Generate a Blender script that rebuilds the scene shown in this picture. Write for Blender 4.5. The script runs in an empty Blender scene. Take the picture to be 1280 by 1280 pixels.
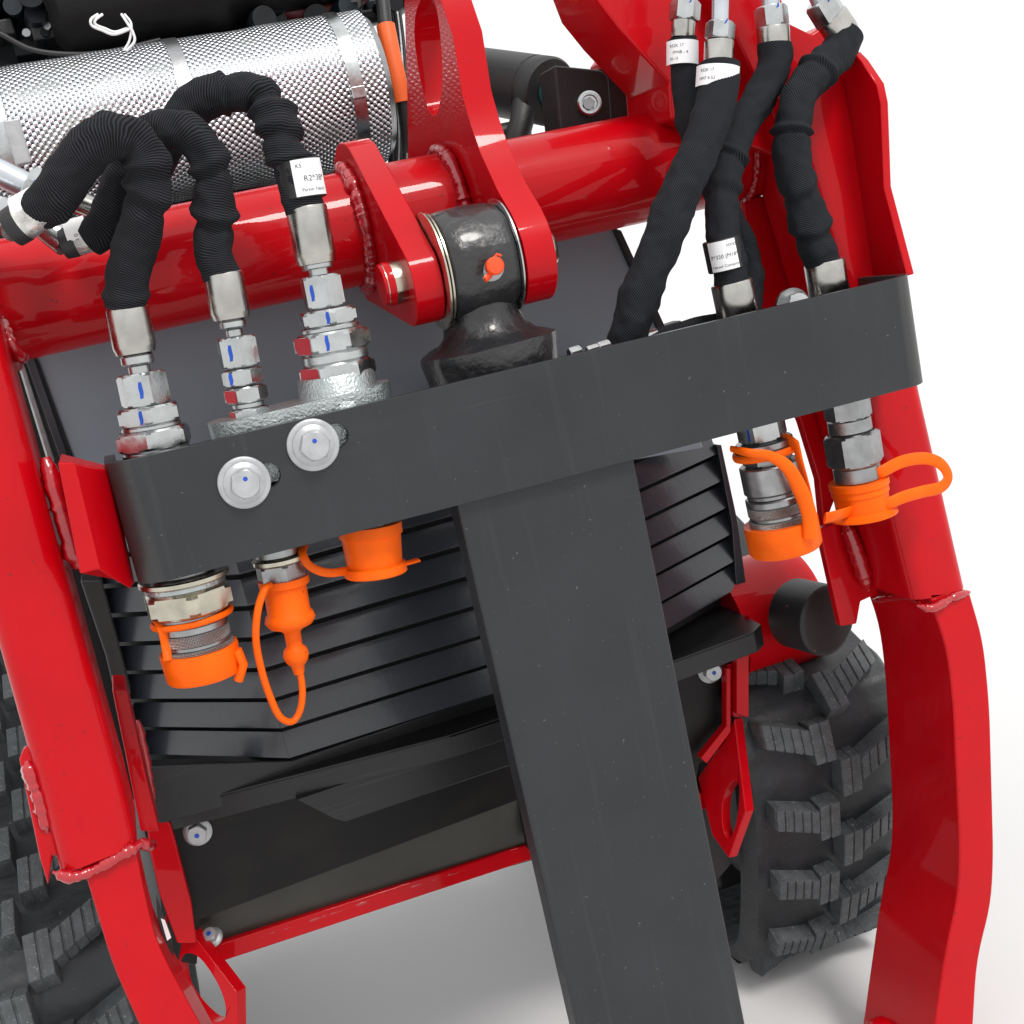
import bpy, bmesh, math, random
from math import sin, cos, pi, radians, sqrt, atan2
from mathutils import Vector, Matrix, noise
from mathutils.geometry import tessellate_polygon

random.seed(4)
sc = bpy.context.scene

# ------------------------------------------------------------------ camera
# machine axes: X to the right along the cross tube, Y into the machine, Z up (metres)
F = 1565.0
R = Matrix(((0.92779321, 0.26168527, -0.2659334),
            (-0.30823637, 0.13601765, -0.94153573),
            (-0.21021439, 0.95552081, 0.20685717)))
CAM = Vector((-0.2659334, -0.94153573, 0.20685717))
cd = bpy.data.cameras.new("camera")
cam = bpy.data.objects.new("camera", cd)
sc.collection.objects.link(cam)
cam.matrix_world = Matrix.Translation(CAM) @ R.to_4x4()
cd.sensor_width = 36.0
cd.lens = 36.0 * F / 1280.0
cd.clip_start = 0.05
cd.clip_end = 500
sc.camera = cam

# ------------------------------------------------------------------ sky, sun, exposure
EL, AZ = radians(52), radians(160)      # sun behind the clouds, up and behind the viewer
w = bpy.data.worlds.new("World"); sc.world = w; w.use_nodes = True
nt = w.node_tree; nt.nodes.clear()
out = nt.nodes.new('ShaderNodeOutputWorld')
bg = nt.nodes.new('ShaderNodeBackground')
sky = nt.nodes.new('ShaderNodeTexSky'); sky.sky_type = 'NISHITA'; sky.sun_disc = False
sky.sun_elevation = EL; sky.sun_rotation = AZ; sky.dust_density = 3.0
tc = nt.nodes.new('ShaderNodeTexCoord'); sp = nt.nodes.new('ShaderNodeSeparateXYZ')
mr = nt.nodes.new('ShaderNodeMapRange')
mr.inputs['From Min'].default_value = 0.0; mr.inputs['From Max'].default_value = 1.0
mr.inputs['To Min'].default_value = 10.6; mr.inputs['To Max'].default_value = 14.0
cloud = nt.nodes.new('ShaderNodeCombineXYZ')
mx = nt.nodes.new('ShaderNodeMix'); mx.data_type = 'RGBA'; mx.inputs[0].default_value = 0.9
nt.links.new(tc.outputs['Generated'], sp.inputs[0]); nt.links.new(sp.outputs['Z'], mr.inputs['Value'])
for k in range(3): nt.links.new(mr.outputs[0], cloud.inputs[k])
nt.links.new(sky.outputs[0], mx.inputs[6]); nt.links.new(cloud.outputs[0], mx.inputs[7])
nt.links.new(mx.outputs[2], bg.inputs['Color']); bg.inputs['Strength'].default_value = 0.105
nt.links.new(bg.outputs[0], out.inputs[0])
sd = bpy.data.lights.new("sun", 'SUN'); sd.energy = 2.1; sd.angle = radians(14); sd.color = (1, .965, .92)
sun = bpy.data.objects.new("sun", sd); sc.collection.objects.link(sun)
sdir = Vector((sin(AZ) * cos(EL), cos(AZ) * cos(EL), sin(EL)))
sun.rotation_euler = sdir.to_track_quat('Z', 'Y').to_euler()
sc.view_settings.view_transform = 'Standard'; sc.view_settings.look = 'None'
sc.view_settings.exposure = 0.0; sc.view_settings.gamma = 1.0

# ------------------------------------------------------------------ measuring helpers
def ray(px, py): return R @ Vector((px - 640, 640 - py, -F))
def W(px, py, y): d = ray(px, py); return CAM + d * ((y - CAM.y) / d.y)       # on the plane Y = y
def WX(px, py, x): d = ray(px, py); return CAM + d * ((x - CAM.x) / d.x)
def WZ(px, py, z): d = ray(px, py); return CAM + d * ((z - CAM.z) / d.z)
def dep(p): return (R.transposed() @ (p - CAM)).z * -1
def S(px, p): return px * dep(p) / F                                          # size in metres at p

# ------------------------------------------------------------------ materials
MT = {}
def mat(name, col, rough=.5, metal=0., spec=.5, coat=0., coat_r=.1, bump=0., bscale=60., var=0., vscale=12., rvar=0., bdist=.001, bdetail=4., spots=None, sheen=0.):
    m = bpy.data.materials.new(name); m.use_nodes = True
    n = m.node_tree.nodes; l = m.node_tree.links; b = n['Principled BSDF']
    b.inputs['Base Color'].default_value = (*col, 1)
    b.inputs['Roughness'].default_value = rough; b.inputs['Metallic'].default_value = metal
    b.inputs['Specular IOR Level'].default_value = spec
    b.inputs['Coat Weight'].default_value = coat; b.inputs['Coat Roughness'].default_value = coat_r
    if sheen: b.inputs['Sheen Weight'].default_value = sheen
    t = n.new('ShaderNodeTexCoord')
    if var or rvar:
        q = n.new('ShaderNodeTexNoise'); q.inputs['Scale'].default_value = vscale; q.inputs['Detail'].default_value = 6
        l.new(t.outputs['Object'], q.inputs['Vector'])
        if var:
            r = n.new('ShaderNodeValToRGB'); r.color_ramp.elements[0].position = .3; r.color_ramp.elements[1].position = .7
            r.color_ramp.elements[0].color = (*[c * (1 - var) for c in col], 1)
            r.color_ramp.elements[1].color = (*[min(1, c * (1 + var)) for c in col], 1)
            l.new(q.outputs['Fac'], r.inputs[0]); l.new(r.outputs[0], b.inputs['Base Color'])
            if spots:   # small chips and dust specks of another colour
                sc_, thr, scol = spots
                q2 = n.new('ShaderNodeTexNoise'); q2.inputs['Scale'].default_value = sc_; q2.inputs['Detail'].default_value = 3
                l.new(t.outputs['Object'], q2.inputs['Vector'])
                r2 = n.new('ShaderNodeValToRGB'); r2.color_ramp.elements[0].position = thr; r2.color_ramp.elements[1].position = thr + .03
                r2.color_ramp.elements[0].color = (0, 0, 0, 1); r2.color_ramp.elements[1].color = (1, 1, 1, 1)
                l.new(q2.outputs['Fac'], r2.inputs[0])
                mm = n.new('ShaderNodeMix'); mm.data_type = 'RGBA'
                l.new(r2.outputs[0], mm.inputs[0]); l.new(r.outputs[0], mm.inputs[6]); mm.inputs[7].default_value = (*scol, 1)
                l.new(mm.outputs[2], b.inputs['Base Color'])
        if rvar:
            g = n.new('ShaderNodeMapRange'); g.inputs['From Min'].default_value = .3; g.inputs['From Max'].default_value = .7
            g.inputs['To Min'].default_value = rough - rvar; g.inputs['To Max'].default_value = rough + rvar
            l.new(q.outputs['Fac'], g.inputs['Value']); l.new(g.outputs[0], b.inputs['Roughness'])
    if bump:
        q = n.new('ShaderNodeTexNoise'); q.inputs['Scale'].default_value = bscale; q.inputs['Detail'].default_value = bdetail
        l.new(t.outputs['Object'], q.inputs['Vector'])
        bu = n.new('ShaderNodeBump'); bu.inputs['Strength'].default_value = bump; bu.inputs['Distance'].default_value = bdist
        l.new(q.outputs['Fac'], bu.inputs['Height']); l.new(bu.outputs[0], b.inputs['Normal'])
    MT[name] = m
    return m

RED = mat('red_paint', (.45, .0002, .0045), .40, spec=.08, coat=.34, coat_r=.04, bump=.20, bscale=70, var=.06, vscale=16, rvar=.07, spots=(190, .715, (.18, .012, .010)))
REDW = mat('red_weld', (.36, .0004, .006), .2, coat=.8, coat_r=.06, bump=.6, bscale=120, bdetail=2)
GREY = mat('grey_powder_coat', (.0150, .0178, .0210), .40, spec=.45, bump=.28, bscale=700, var=.16, vscale=11, rvar=.09, spots=(240, .72, (.085, .082, .078)))
def worn_lit_edges(m, col, lo=.54, hi=.60):  # edge wear and bevel highlight, both mixed into the colour along convex edges
    n = m.node_tree.nodes; l = m.node_tree.links; b = n['Principled BSDF']
    g = n.new('ShaderNodeNewGeometry'); r = n.new('ShaderNodeMapRange')
    r.inputs['From Min'].default_value = lo; r.inputs['From Max'].default_value = hi
    l.new(g.outputs['Pointiness'], r.inputs['Value'])
    mm = n.new('ShaderNodeMix'); mm.data_type = 'RGBA'; src = b.inputs['Base Color'].links[0].from_socket
    l.new(r.outputs[0], mm.inputs[0]); l.new(src, mm.inputs[6]); mm.inputs[7].default_value = (*col, 1); l.new(mm.outputs[2], b.inputs['Base Color'])
worn_lit_edges(GREY, (.085, .074, .062))
def streaks(m, scale, col, thr=.60, amt=.5):
    n = m.node_tree.nodes; l = m.node_tree.links; b = n['Principled BSDF']
    t = n.new('ShaderNodeTexCoord'); mp = n.new('ShaderNodeMapping'); mp.inputs['Scale'].default_value = scale
    q = n.new('ShaderNodeTexNoise'); q.inputs['Scale'].default_value = 1; q.inputs['Detail'].default_value = 4
    l.new(t.outputs['Object'], mp.inputs[0]); l.new(mp.outputs[0], q.inputs['Vector'])
    r = n.new('ShaderNodeMapRange'); r.inputs['From Min'].default_value = thr; r.inputs['From Max'].default_value = thr + .15; r.inputs['To Max'].default_value = amt
    l.new(q.outputs['Fac'], r.inputs['Value'])
    mm = n.new('ShaderNodeMix'); mm.data_type = 'RGBA'; src = b.inputs['Base Color'].links[0].from_socket
    l.new(r.outputs[0], mm.inputs[0]); l.new(src, mm.inputs[6]); mm.inputs[7].default_value = (*col, 1); l.new(mm.outputs[2], b.inputs['Base Color'])
streaks(GREY, (130, 130, 5), (.034, .037, .041), .58, .30)
streaks(GREY, (9, 9, 260), (.045, .045, .045), .70, .5)
HOOD = mat('hood_grey', (.22, .262, .30), .42, bump=.05, bscale=500, var=.06, vscale=5)
BLK = mat('black_gloss', (.020, .024, .032), .36, coat=.55, coat_r=.16, bump=.35, bscale=140, bdetail=3, var=.1, rvar=.05)
BLKM = mat('black_satin', (.012, .012, .013), .48, bump=.2, bscale=300, var=.25, vscale=20, spots=(120, .73, (.045, .042, .038)))
OLIV = mat('dusty_black', (.024, .023, .018), .42, bump=.15, bscale=200, var=.3, vscale=14)
CAST = mat('black_cast', (.016, .016, .018), .34, coat=.35, bump=1.0, bscale=85, bdetail=6, bdist=.0024, var=.3, vscale=30, rvar=.1)
ZINC = mat('zinc_plate', (.49, .51, .51), .27, metal=1., bump=.15, bscale=260, var=.14, vscale=60, rvar=.08)
ZROUGH = mat('zinc_cast', (.42, .46, .46), .36, metal=.9, bump=1.0, bscale=420, bdetail=4, var=.15, vscale=70)
ZYEL = mat('zinc_yellow', (.50, .475, .39), .25, metal=1., var=.25, vscale=50, rvar=.1)
STEEL = mat('steel_grey', (.33, .335, .34), .36, metal=1., bump=.2, bscale=500, var=.15, vscale=90)
SLEEVE = mat('steel_sleeve', (.45, .44, .41), .24, metal=1., bump=.1, bscale=90, var=.2, vscale=45, rvar=.1)
PIPE = mat('pipe_zinc', (.55, .58, .62), .32, metal=.85, var=.1, vscale=40)
WASH = mat('washer_white', (.42, .43, .44), .42, metal=.6, bump=.25, bscale=300, var=.12, vscale=80)
ORNG = mat('orange_rubber', (.84, .112, .002), .45, spec=.15, bump=.35, bscale=160, var=.13, vscale=26, rvar=.1, spots=(230, .71, (.45, .07, .01)))
ORNR = mat('orange_red_rubber', (.90, .07, .01), .4)
RUB = mat('track_rubber', (.015, .018, .021), .55, bump=.9, bscale=60, bdist=.002, var=.35, vscale=18, rvar=.1, spots=(210, .72, (.10, .10, .10)))
RUBL = mat('worn_rubber', (.058, .066, .071), .6, bump=.8, bscale=320, var=.3, vscale=60, spots=(380, .66, (.20, .20, .19)))
RUBB = mat('rubber_stop', (.009, .009, .010), .55, bump=.3, bscale=300, var=.3, spots=(180, .71, (.25, .06, .07)))
ENG = mat('engine_dark', (.005, .0065, .009), .45, spec=.3, bump=.5, bscale=120, var=.5, vscale=30)
ENGB = mat('engine_blue', (.003, .008, .013), .35, bump=.3, bscale=90, var=.3, vscale=20)
PLAS = mat('black_plastic', (.012, .012, .013), .5, bump=.3, bscale=400)
WHITE = mat('white_label', (.80, .80, .81), .35, var=.03)
PANEL = mat('panel_black', (.0045, .0040, .0040), .45, spec=.25, bump=.15, bscale=200, var=.3, vscale=14)
SILL = mat('sill_black', (.0125, .0135, .015), .34, spec=.4, bump=.12, bscale=400, var=.15)
PLASD = mat('dark_plastic', (.0045, .0045, .005), .5, spec=.2, bump=.3, bscale=300)
INK = mat('ink', (.02, .02, .025), .6)
BLUE = mat('blue_marker', (.002, .06, .42), .5)
REDP = mat('red_marker', (.45, .008, .02), .45, bump=.3, bscale=300)
GND = mat('white_ground', (.62, .62, .62), .9, spec=.1)
FILM = mat('clear_film', (.45, .44, .42), .12, metal=.5, bump=1.6, bscale=130, bdetail=2, var=.6, vscale=90)

def uvmath(m):
    n = m.node_tree.nodes; l = m.node_tree.links
    t = n.new('ShaderNodeTexCoord'); s = n.new('ShaderNodeSeparateXYZ'); l.new(t.outputs['UV'], s.inputs[0])
    def op(o, a, b=None):
        q = n.new('ShaderNodeMath'); q.operation = o
        for k, v in enumerate((a, b)):
            if v is None: continue
            if isinstance(v, (int, float)): q.inputs[k].default_value = v
            else: l.new(v, q.inputs[k])
        return q.outputs[0]
    return n, l, s.outputs[0], s.outputs[1], op

def fabric(name, col, rib, twill):
    m = mat(name, col, .85, spec=.2)
    n, l, u, v, op = uvmath(m)
    b = n['Principled BSDF']
    nz = n.new('ShaderNodeTexNoise'); nz.inputs['Scale'].default_value = 45; nz.inputs['Detail'].default_value = 2
    uv = n.new('ShaderNodeTexCoord'); l.new(uv.outputs['Object'], nz.inputs['Vector'])
    wob = op('MULTIPLY', op('SUBTRACT', nz.outputs['Fac'], .5), .006)
    a = op('ADD', op('ADD', u, op('MULTIPLY', v, twill)), wob)
    s1 = op('SINE', op('MULTIPLY', a, 2 * pi / rib))
    s2 = op('SINE', op('MULTIPLY', op('SUBTRACT', v, op('MULTIPLY', u, .3)), 2 * pi / .0011))
    h = op('ADD', s1, op('MULTIPLY', s2, .35))
    bu = n.new('ShaderNodeBump'); bu.inputs['Strength'].default_value = .4; bu.inputs['Distance'].default_value = .0004
    l.new(h, bu.inputs['Height']); l.new(bu.outputs[0], b.inputs['Normal'])
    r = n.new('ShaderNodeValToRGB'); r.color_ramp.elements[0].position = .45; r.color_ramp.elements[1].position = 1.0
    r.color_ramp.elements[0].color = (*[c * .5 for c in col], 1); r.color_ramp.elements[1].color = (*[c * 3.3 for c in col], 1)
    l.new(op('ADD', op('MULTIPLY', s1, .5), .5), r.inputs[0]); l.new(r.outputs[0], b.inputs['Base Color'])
    return m
RIBB = fabric('ribbed_sleeve', (.0085, .009, .011), .0018, .25)
TWIL = fabric('twill_sleeve', (.0090, .010, .0125), .0019, .75)

KN = mat('knurled_steel', (.36, .36, .36), .4, metal=1.)
n, l, u, v, op = uvmath(KN)
a = op('SINE', op('MULTIPLY', op('ADD', u, v), 2 * pi / .0024)); b2 = op('SINE', op('MULTIPLY', op('SUBTRACT', u, v), 2 * pi / .0024))
h = op('MULTIPLY', a, b2)
bu = n.new('ShaderNodeBump'); bu.inputs['Strength'].default_value = 1.; bu.inputs['Distance'].default_value = .0008
l.new(h, bu.inputs['Height']); l.new(bu.outputs[0], n['Principled BSDF'].inputs['Normal'])
r = n.new('ShaderNodeValToRGB'); r.color_ramp.elements[0].position = .3; r.color_ramp.elements[1].position = .75
r.color_ramp.elements[0].color = (.13, .13, .13, 1); r.color_ramp.elements[1].color = (.55, .55, .54, 1)
l.new(op('ADD', op('MULTIPLY', h, .5), .5), r.inputs[0]); l.new(r.outputs[0], n['Principled BSDF'].inputs['Base Color'])

streaks(PANEL, (14, 14, 30), (.013, .011, .009), .5, .6)
streaks(SILL, (6, 40, 220), (.05, .05, .05), .62, .5)
PERF = mat('dimpled_heat_shield', (.8, .8, .8), .3, metal=1.)
n, l, u, v, op = uvmath(PERF)
P_ = .0068
def dots(du, dv):
    fu = op('SUBTRACT', op('FRACT', op('ADD', op('DIVIDE', u, P_), du)), .5)
    fv = op('SUBTRACT', op('FRACT', op('ADD', op('DIVIDE', v, P_ * 1.1), dv)), .5)
    return op('SQRT', op('ADD', op('MULTIPLY', fu, fu), op('MULTIPLY', op('MULTIPLY', fv, fv), 1.21)))
d = op('MINIMUM', dots(0, 0), dots(.5, .5))
bmp = n.new('ShaderNodeMapRange'); bmp.inputs['From Min'].default_value = .0; bmp.inputs['From Max'].default_value = .36
bmp.inputs['To Min'].default_value = 1; bmp.inputs['To Max'].default_value = 0; bmp.interpolation_type = 'SMOOTHSTEP'
l.new(d, bmp.inputs['Value'])
bu = n.new('ShaderNodeBump'); bu.inputs['Strength'].default_value = .8; bu.inputs['Distance'].default_value = .0016
l.new(bmp.outputs[0], bu.inputs['Height']); l.new(bu.outputs[0], n['Principled BSDF'].inputs['Normal'])
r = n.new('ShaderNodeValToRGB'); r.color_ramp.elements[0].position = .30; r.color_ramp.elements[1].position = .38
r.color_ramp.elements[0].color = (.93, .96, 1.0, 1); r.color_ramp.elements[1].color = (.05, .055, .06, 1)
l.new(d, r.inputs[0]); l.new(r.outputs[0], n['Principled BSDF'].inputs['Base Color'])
streaks(PERF, (26, 40, 40), (.42, .44, .42), .52, .8)

# ------------------------------------------------------------------ object helpers
WL = {}
def thing(name, label, cat, loc, group=None):
    o = bpy.data.objects.new(name, None); sc.collection.objects.link(o)
    o.empty_display_size = .02
    o.location = loc; o['label'] = label; o['category'] = cat
    if group: o['group'] = group
    WL[o] = Vector(loc)
    return o
def link(name, me, m, parent=None, label=None, kind=None):
    o = bpy.data.objects.new(name, me); sc.collection.objects.link(o)
    if not me.materials: me.materials.append(m)
    if parent is not None:
        o.parent = parent; WL[o] = WL[parent]
    else: WL[o] = Vector((0, 0, 0))
    if label: o['label'] = label
    if kind: o['kind'] = kind
    return o
def make(name, V, Fc, m, parent=None, uvs=None, ang=35, bevel=0., bseg=2, label=None, kind=None, flat=False):
    off = WL[parent] if parent is not None else Vector((0, 0, 0))
    me = bpy.data.meshes.new(name)
    me.from_pydata([tuple(Vector(v) - off) for v in V], [], Fc)
    bm = bmesh.new(); bm.from_mesh(me)
    if uvs is None: bmesh.ops.remove_doubles(bm, verts=bm.verts, dist=1e-6)
    bmesh.ops.recalc_face_normals(bm, faces=bm.faces)
    bm.to_mesh(me); bm.free()
    if uvs is not None:
        ul = me.uv_layers.new(name='UVMap')
        for lp in me.loops: ul.data[lp.index].uv = uvs[lp.vertex_index]
    if not flat:
        me.shade_smooth(); me.set_sharp_from_angle(angle=radians(ang))
    me.update()
    o = link(name, me, m, parent, label, kind)
    if bevel:
        md = o.modifiers.new('bevel', 'BEVEL'); md.width = bevel; md.segments = bseg; md.limit_method = 'ANGLE'
        md.angle_limit = radians(32); md.harden_normals = True
    return o
def merge(parts):
    V = []; Fc = []
    for v, f in parts:
        b = len(V); V += list(v); Fc += [tuple(i + b for i in q) for q in f]
    return V, Fc
def prism_data(pts, vec, holes=()):
    loops = [list(pts)] + [list(h) for h in holes]
    flat = [p for lp in loops for p in lp]; N = len(flat)
    tris = tessellate_polygon([[Vector(p) for p in lp] for lp in loops])
    V = [Vector(p) for p in flat] + [Vector(p) + Vector(vec) for p in flat]
    Fc = [tuple(t) for t in tris] + [tuple(i + N for i in reversed(t)) for t in tris]
    b = 0
    for lp in loops:
        k = len(lp)
        for i in range(k):
            a, c = b + i, b + (i + 1) % k
            Fc.append((a, c, c + N, a + N))
        b += k
    return V, Fc
def round_poly(pts, rad, seg=4, only=None):
    """round the corners of a polygon of vectors"""
    res = []; n_ = len(pts)
    for i, p in enumerate(pts):
        if only is not None and i not in only: res.append(p); continue
        a = pts[i - 1]; c = pts[(i + 1) % n_]
        d1 = (a - p); d2 = (c - p); r_ = min(rad, d1.length * .45, d2.length * .45)
        s = p + d1.normalized() * r_; e = p + d2.normalized() * r_
        for k in range(seg + 1):
            t = k / seg; res.append(s * (1 - t) ** 2 + p * 2 * t * (1 - t) + e * t * t)
    return res
def smooth_closed(pts, n_=4):
    res = []; N = len(pts)
    for i in range(N):
        p0, p1, p2, p3 = pts[i - 1], pts[i], pts[(i + 1) % N], pts[(i + 2) % N]
        for k in range(n_):
            t = k / n_
            res.append(.5 * ((2 * p1) + (p2 - p0) * t + (2 * p0 - 5 * p1 + 4 * p2 - p3) * t * t + (3 * p1 - p0 - 3 * p2 + p3) * t ** 3))
    return res
def plateY(name, px, y, t, m, parent, holes=(), bevel=.0015, rr=0, only=None, bseg=2, **k):
    pts = [W(a, b, y) for a, b in px]
    if rr: pts = round_poly(pts, rr, only=only)
    hs = [smooth_closed([W(a, b, y) for a, b in h]) for h in holes]
    V, Fc = prism_data(pts, (0, t, 0), hs)
    return make(name, V, Fc, m, parent, bevel=bevel, bseg=bseg, **k)
def box_data(lo, hi):
    x0, y0, z0 = lo; x1, y1, z1 = hi
    V = [Vector(p) for p in ((x0,y0,z0),(x1,y0,z0),(x1,y1,z0),(x0,y1,z0),(x0,y0,z1),(x1,y0,z1),(x1,y1,z1),(x0,y1,z1))]
    return V, [(0,3,2,1),(4,5,6,7),(0,1,5,4),(1,2,6,5),(2,3,7,6),(3,0,4,7)]
def box(name, lo, hi, m, parent, bevel=.002, **k):
    V, Fc = box_data(lo, hi); return make(name, V, Fc, m, parent, bevel=bevel, **k)
def basis(ax, ref=None):
    ax = Vector(ax).normalized()
    ref = Vector(ref) if ref is not None else (CAM * 1.0)
    e1 = (ref - ax * ref.dot(ax))
    if e1.length < 1e-5: e1 = ax.orthogonal()
    e1.normalize(); return ax, e1, ax.cross(e1)
def lathe_data(o, ax, prof, seg=40, hexa=0, rot=0., ref=None, cap=True):
    """prof = [(h, r)] along ax from o; hexa = corner count keeps a polygon outline"""
    a, e1, e2 = basis(ax, ref); V = []; U = []; Fc = []
    n_ = seg
    for h, r_ in prof:
        for k in range(n_ + 1):
            th = rot + 2 * pi * k / n_
            rr = r_
            V.append(Vector(o) + a * h + (e1 * cos(th) + e2 * sin(th)) * rr); U.append((th * max(p[1] for p in prof), h))
    L = n_ + 1
    for i in range(len(prof) - 1):
        for k in range(n_):
            Fc.append((i * L + k, i * L + k + 1, (i + 1) * L + k + 1, (i + 1) * L + k))
    if cap:
        for i in (0, len(prof) - 1):
            if prof[i][1] > 1e-6:
                c = len(V); V.append(Vector(o) + a * prof[i][0]); U.append((0, 0))
                for k in range(n_): Fc.append((i * L + k, i * L + k + 1, c) if i else (i * L + k + 1, i * L + k, c))
    return V, Fc, U
def lathe(name, o, ax, prof, m, parent, seg=40, ref=None, ang=35, label=None):
    V, Fc, U = lathe_data(o, ax, prof, seg, ref=ref)
    # uv seam keeps doubled verts: weld by smooth normals is not needed at this size
    return make(name, V, Fc, m, parent, uvs=U, ang=ang, label=label)
def nut_data(o, ax, r, h, rot=0., ref=None, seg=48, ch=.12, bot=True):
    """hexagon with arc chamfers; r = across corners / 2; a flat faces ref when rot = 0"""
    a, e1, e2 = basis(ax, ref)
    fl = r * cos(pi / 6)
    def hr(th):
        t = (th + pi / 6) % (pi / 3) - pi / 6
        return fl / cos(t)
    hc = r * ch
    rings = [(0, fl * .97), (hc * .45, fl * 1.05), (hc, fl * 1.16)] if bot else [(0, 9)]
    rings += [(h - hc, fl * 1.16), (h - hc * .45, fl * 1.05), (h, fl * .97)]
    V = []; Fc = []
    for hh, rm in rings:
        for k in range(seg):
            th = 2 * pi * k / seg
            q = min(hr(th), rm)
            d_ = e1 * cos(th + rot) + e2 * sin(th + rot)
            V.append(Vector(o) + a * hh + d_ * q)
    for i in range(len(rings) - 1):
        for k in range(seg):
            k2 = (k + 1) % seg
            Fc.append((i * seg + k, i * seg + k2, (i + 1) * seg + k2, (i + 1) * seg + k))
    Fc.append(tuple(reversed(range(seg)))); b = (len(rings) - 1) * seg; Fc.append(tuple(b + k for k in range(seg)))
    return V, Fc
def nut(name, o, ax, r, h, m, parent, rot=0., ref=None, **k):
    V, Fc = nut_data(o, ax, r, h, rot, ref); return make(name, V, Fc, m, parent, ang=24, **k)
def spline(pts, n_=8):
    P = [pts[0] * 2 - pts[1]] + list(pts) + [pts[-1] * 2 - pts[-2]]; res = []
    for i in range(1, len(P) - 2):
        p0, p1, p2, p3 = P[i - 1:i + 3]
        for k in range(n_):
            t = k / n_
            res.append(.5 * ((2 * p1) + (p2 - p0) * t + (2 * p0 - 5 * p1 + 4 * p2 - p3) * t * t + (3 * p1 - p0 - 3 * p2 + p3) * t ** 3))
    res.append(P[-2]); return res
def sweep_data(path, rad, seg=20, flat=1., ref=None, wr=None, cap=True):
    """rad(s, t) along length; flat = section aspect; wr(p, s, th) extra radius"""
    N = len(path); T = []
    for i in range(N):
        T.append((path[min(i + 1, N - 1)] - path[max(i - 1, 0)]).normalized())
    nrm = (Vector(ref) if ref is not None else T[0].orthogonal()); nrm = (nrm - T[0] * nrm.dot(T[0])).normalized()
    V = []; U = []; Fc = []; s = 0.
    tot = sum((path[i + 1] - path[i]).length for i in range(N - 1))
    for i in range(N):
        if i: s += (path[i] - path[i - 1]).length
        nrm = (nrm - T[i] * nrm.dot(T[i])).normalized(); bi = T[i].cross(nrm)
        r_ = rad(s, s / tot) if callable(rad) else rad
        for k in range(seg + 1):
            th = 2 * pi * (k % seg) / seg
            q = r_ + (wr(path[i], s, th, nrm * cos(th) + bi * sin(th)) if wr else 0)
            V.append(path[i] + nrm * (cos(th) * q) + bi * (sin(th) * q * flat)); U.append((s, 2 * pi * k / seg * r_))
    L = seg + 1
    for i in range(N - 1):
        for k in range(seg): Fc.append((i * L + k, i * L + k + 1, (i + 1) * L + k + 1, (i + 1) * L + k))
    if cap:
        for i in (0, N - 1):
            c = len(V); V.append(path[i]); U.append((0, 0))
            for k in range(seg): Fc.append((i * L + k, i * L + k + 1, c))
    return V, Fc, U
def sweep(name, path, rad, m, parent, seg=16, flat=1., ref=None, wr=None, ang=60, label=None):
    V, Fc, U = sweep_data(path, rad, seg, flat, ref, wr)
    return make(name, V, Fc, m, parent, uvs=U, ang=ang, label=label)
def P3(px): return [W(a, b, y) for a, b, y in px]
def weld(name, pts, r, parent, seed=0, m=None, n_=10):
    pa = spline(pts, n_)
    def rr(s, t): return r * (.92 + .05 * sin(s * 2 * pi / .0048 + seed) + .30 * noise.noise(Vector((s * 60, seed, 0)))) * min(1, .35 + 5 * t, .35 + 5 * (1 - t))
    def wr(p, s, th, d_): return r * .3 * noise.noise(p * 260)
    return sweep(name, pa, rr, m or REDW, parent, seg=10, wr=wr)

def boxtube(name, st, depth, r, m, parent):
    """square tube with rounded corners; st = [(pxL, pxR, y front)] from one cut end to the other"""
    V = []; Fc = []; n_ = 0
    for (L, Rr, y) in st:
        a = W(*L, y); b = W(*Rr, y); e = (b - a).normalized(); f = Vector((0, 1, 0)); w0 = (b - a).length
        sec = []
        for (cx, cy, a0) in ((r, r, 180), (w0 - r, r, 270), (w0 - r, depth - r, 0), (r, depth - r, 90)):
            for k in range(7):
                t = radians(a0 + 15 * k); sec.append(a + e * (cx + r * cos(t)) + f * (cy + r * sin(t)))
        n_ = len(sec); V += sec
    for i in range(len(st) - 1):
        for k in range(n_): Fc.append((i * n_ + k, i * n_ + (k + 1) % n_, (i + 1) * n_ + (k + 1) % n_, (i + 1) * n_ + k))
    Fc.append(tuple(range(n_))); b = (len(st) - 1) * n_; Fc.append(tuple(b + k for k in range(n_)))
    return make(name, V, Fc, m, parent, ang=28)
def loft(name, top, bot, m, parent, bevel=.001):
    n_ = len(top); Fc = [tuple(range(n_)), tuple(n_ + k for k in reversed(range(n_)))]
    Fc += [(k, (k + 1) % n_, n_ + (k + 1) % n_, n_ + k) for k in range(n_)]
    return make(name, list(top) + list(bot), Fc, m, parent, bevel=bevel)

# ================================================================== SETTING
GZ = -.765
def ground():
    V = []; Fc = []; n_ = 24
    xs = [-200, -60, -20, -6] + [-3 + i * .5 for i in range(13)] + [6, 20, 60, 200]
    for x in xs:
        for y in xs: V.append(Vector((x, y, GZ)))
    L = len(xs)
    for i in range(L - 1):
        for j in range(L - 1): Fc.append((i * L + j, (i + 1) * L + j, (i + 1) * L + j + 1, i * L + j + 1))
    return make('ground', V, Fc, GND, None, kind='structure', flat=True)
ground()

# ================================================================== RED LOADER FRAME
TY, TR = .20, .0505
tc_ = [W(297, 239, TY), W(300, 390, TY), W(800, 143, TY), W(800, 280, TY)]
TZ = sum(p.z for p in tc_) / 4
lf = thing('loader_frame', 'glossy red welded loader frame with two arms joined by a thick cross tube', 'loader frame', (.045, .1, -.2))
XL, XR = -.345, .375
lathe('cross_tube', (XL, TY, TZ), (1, 0, 0), [(0, TR), (XR - XL, TR)], RED, lf, seg=64)

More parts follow.
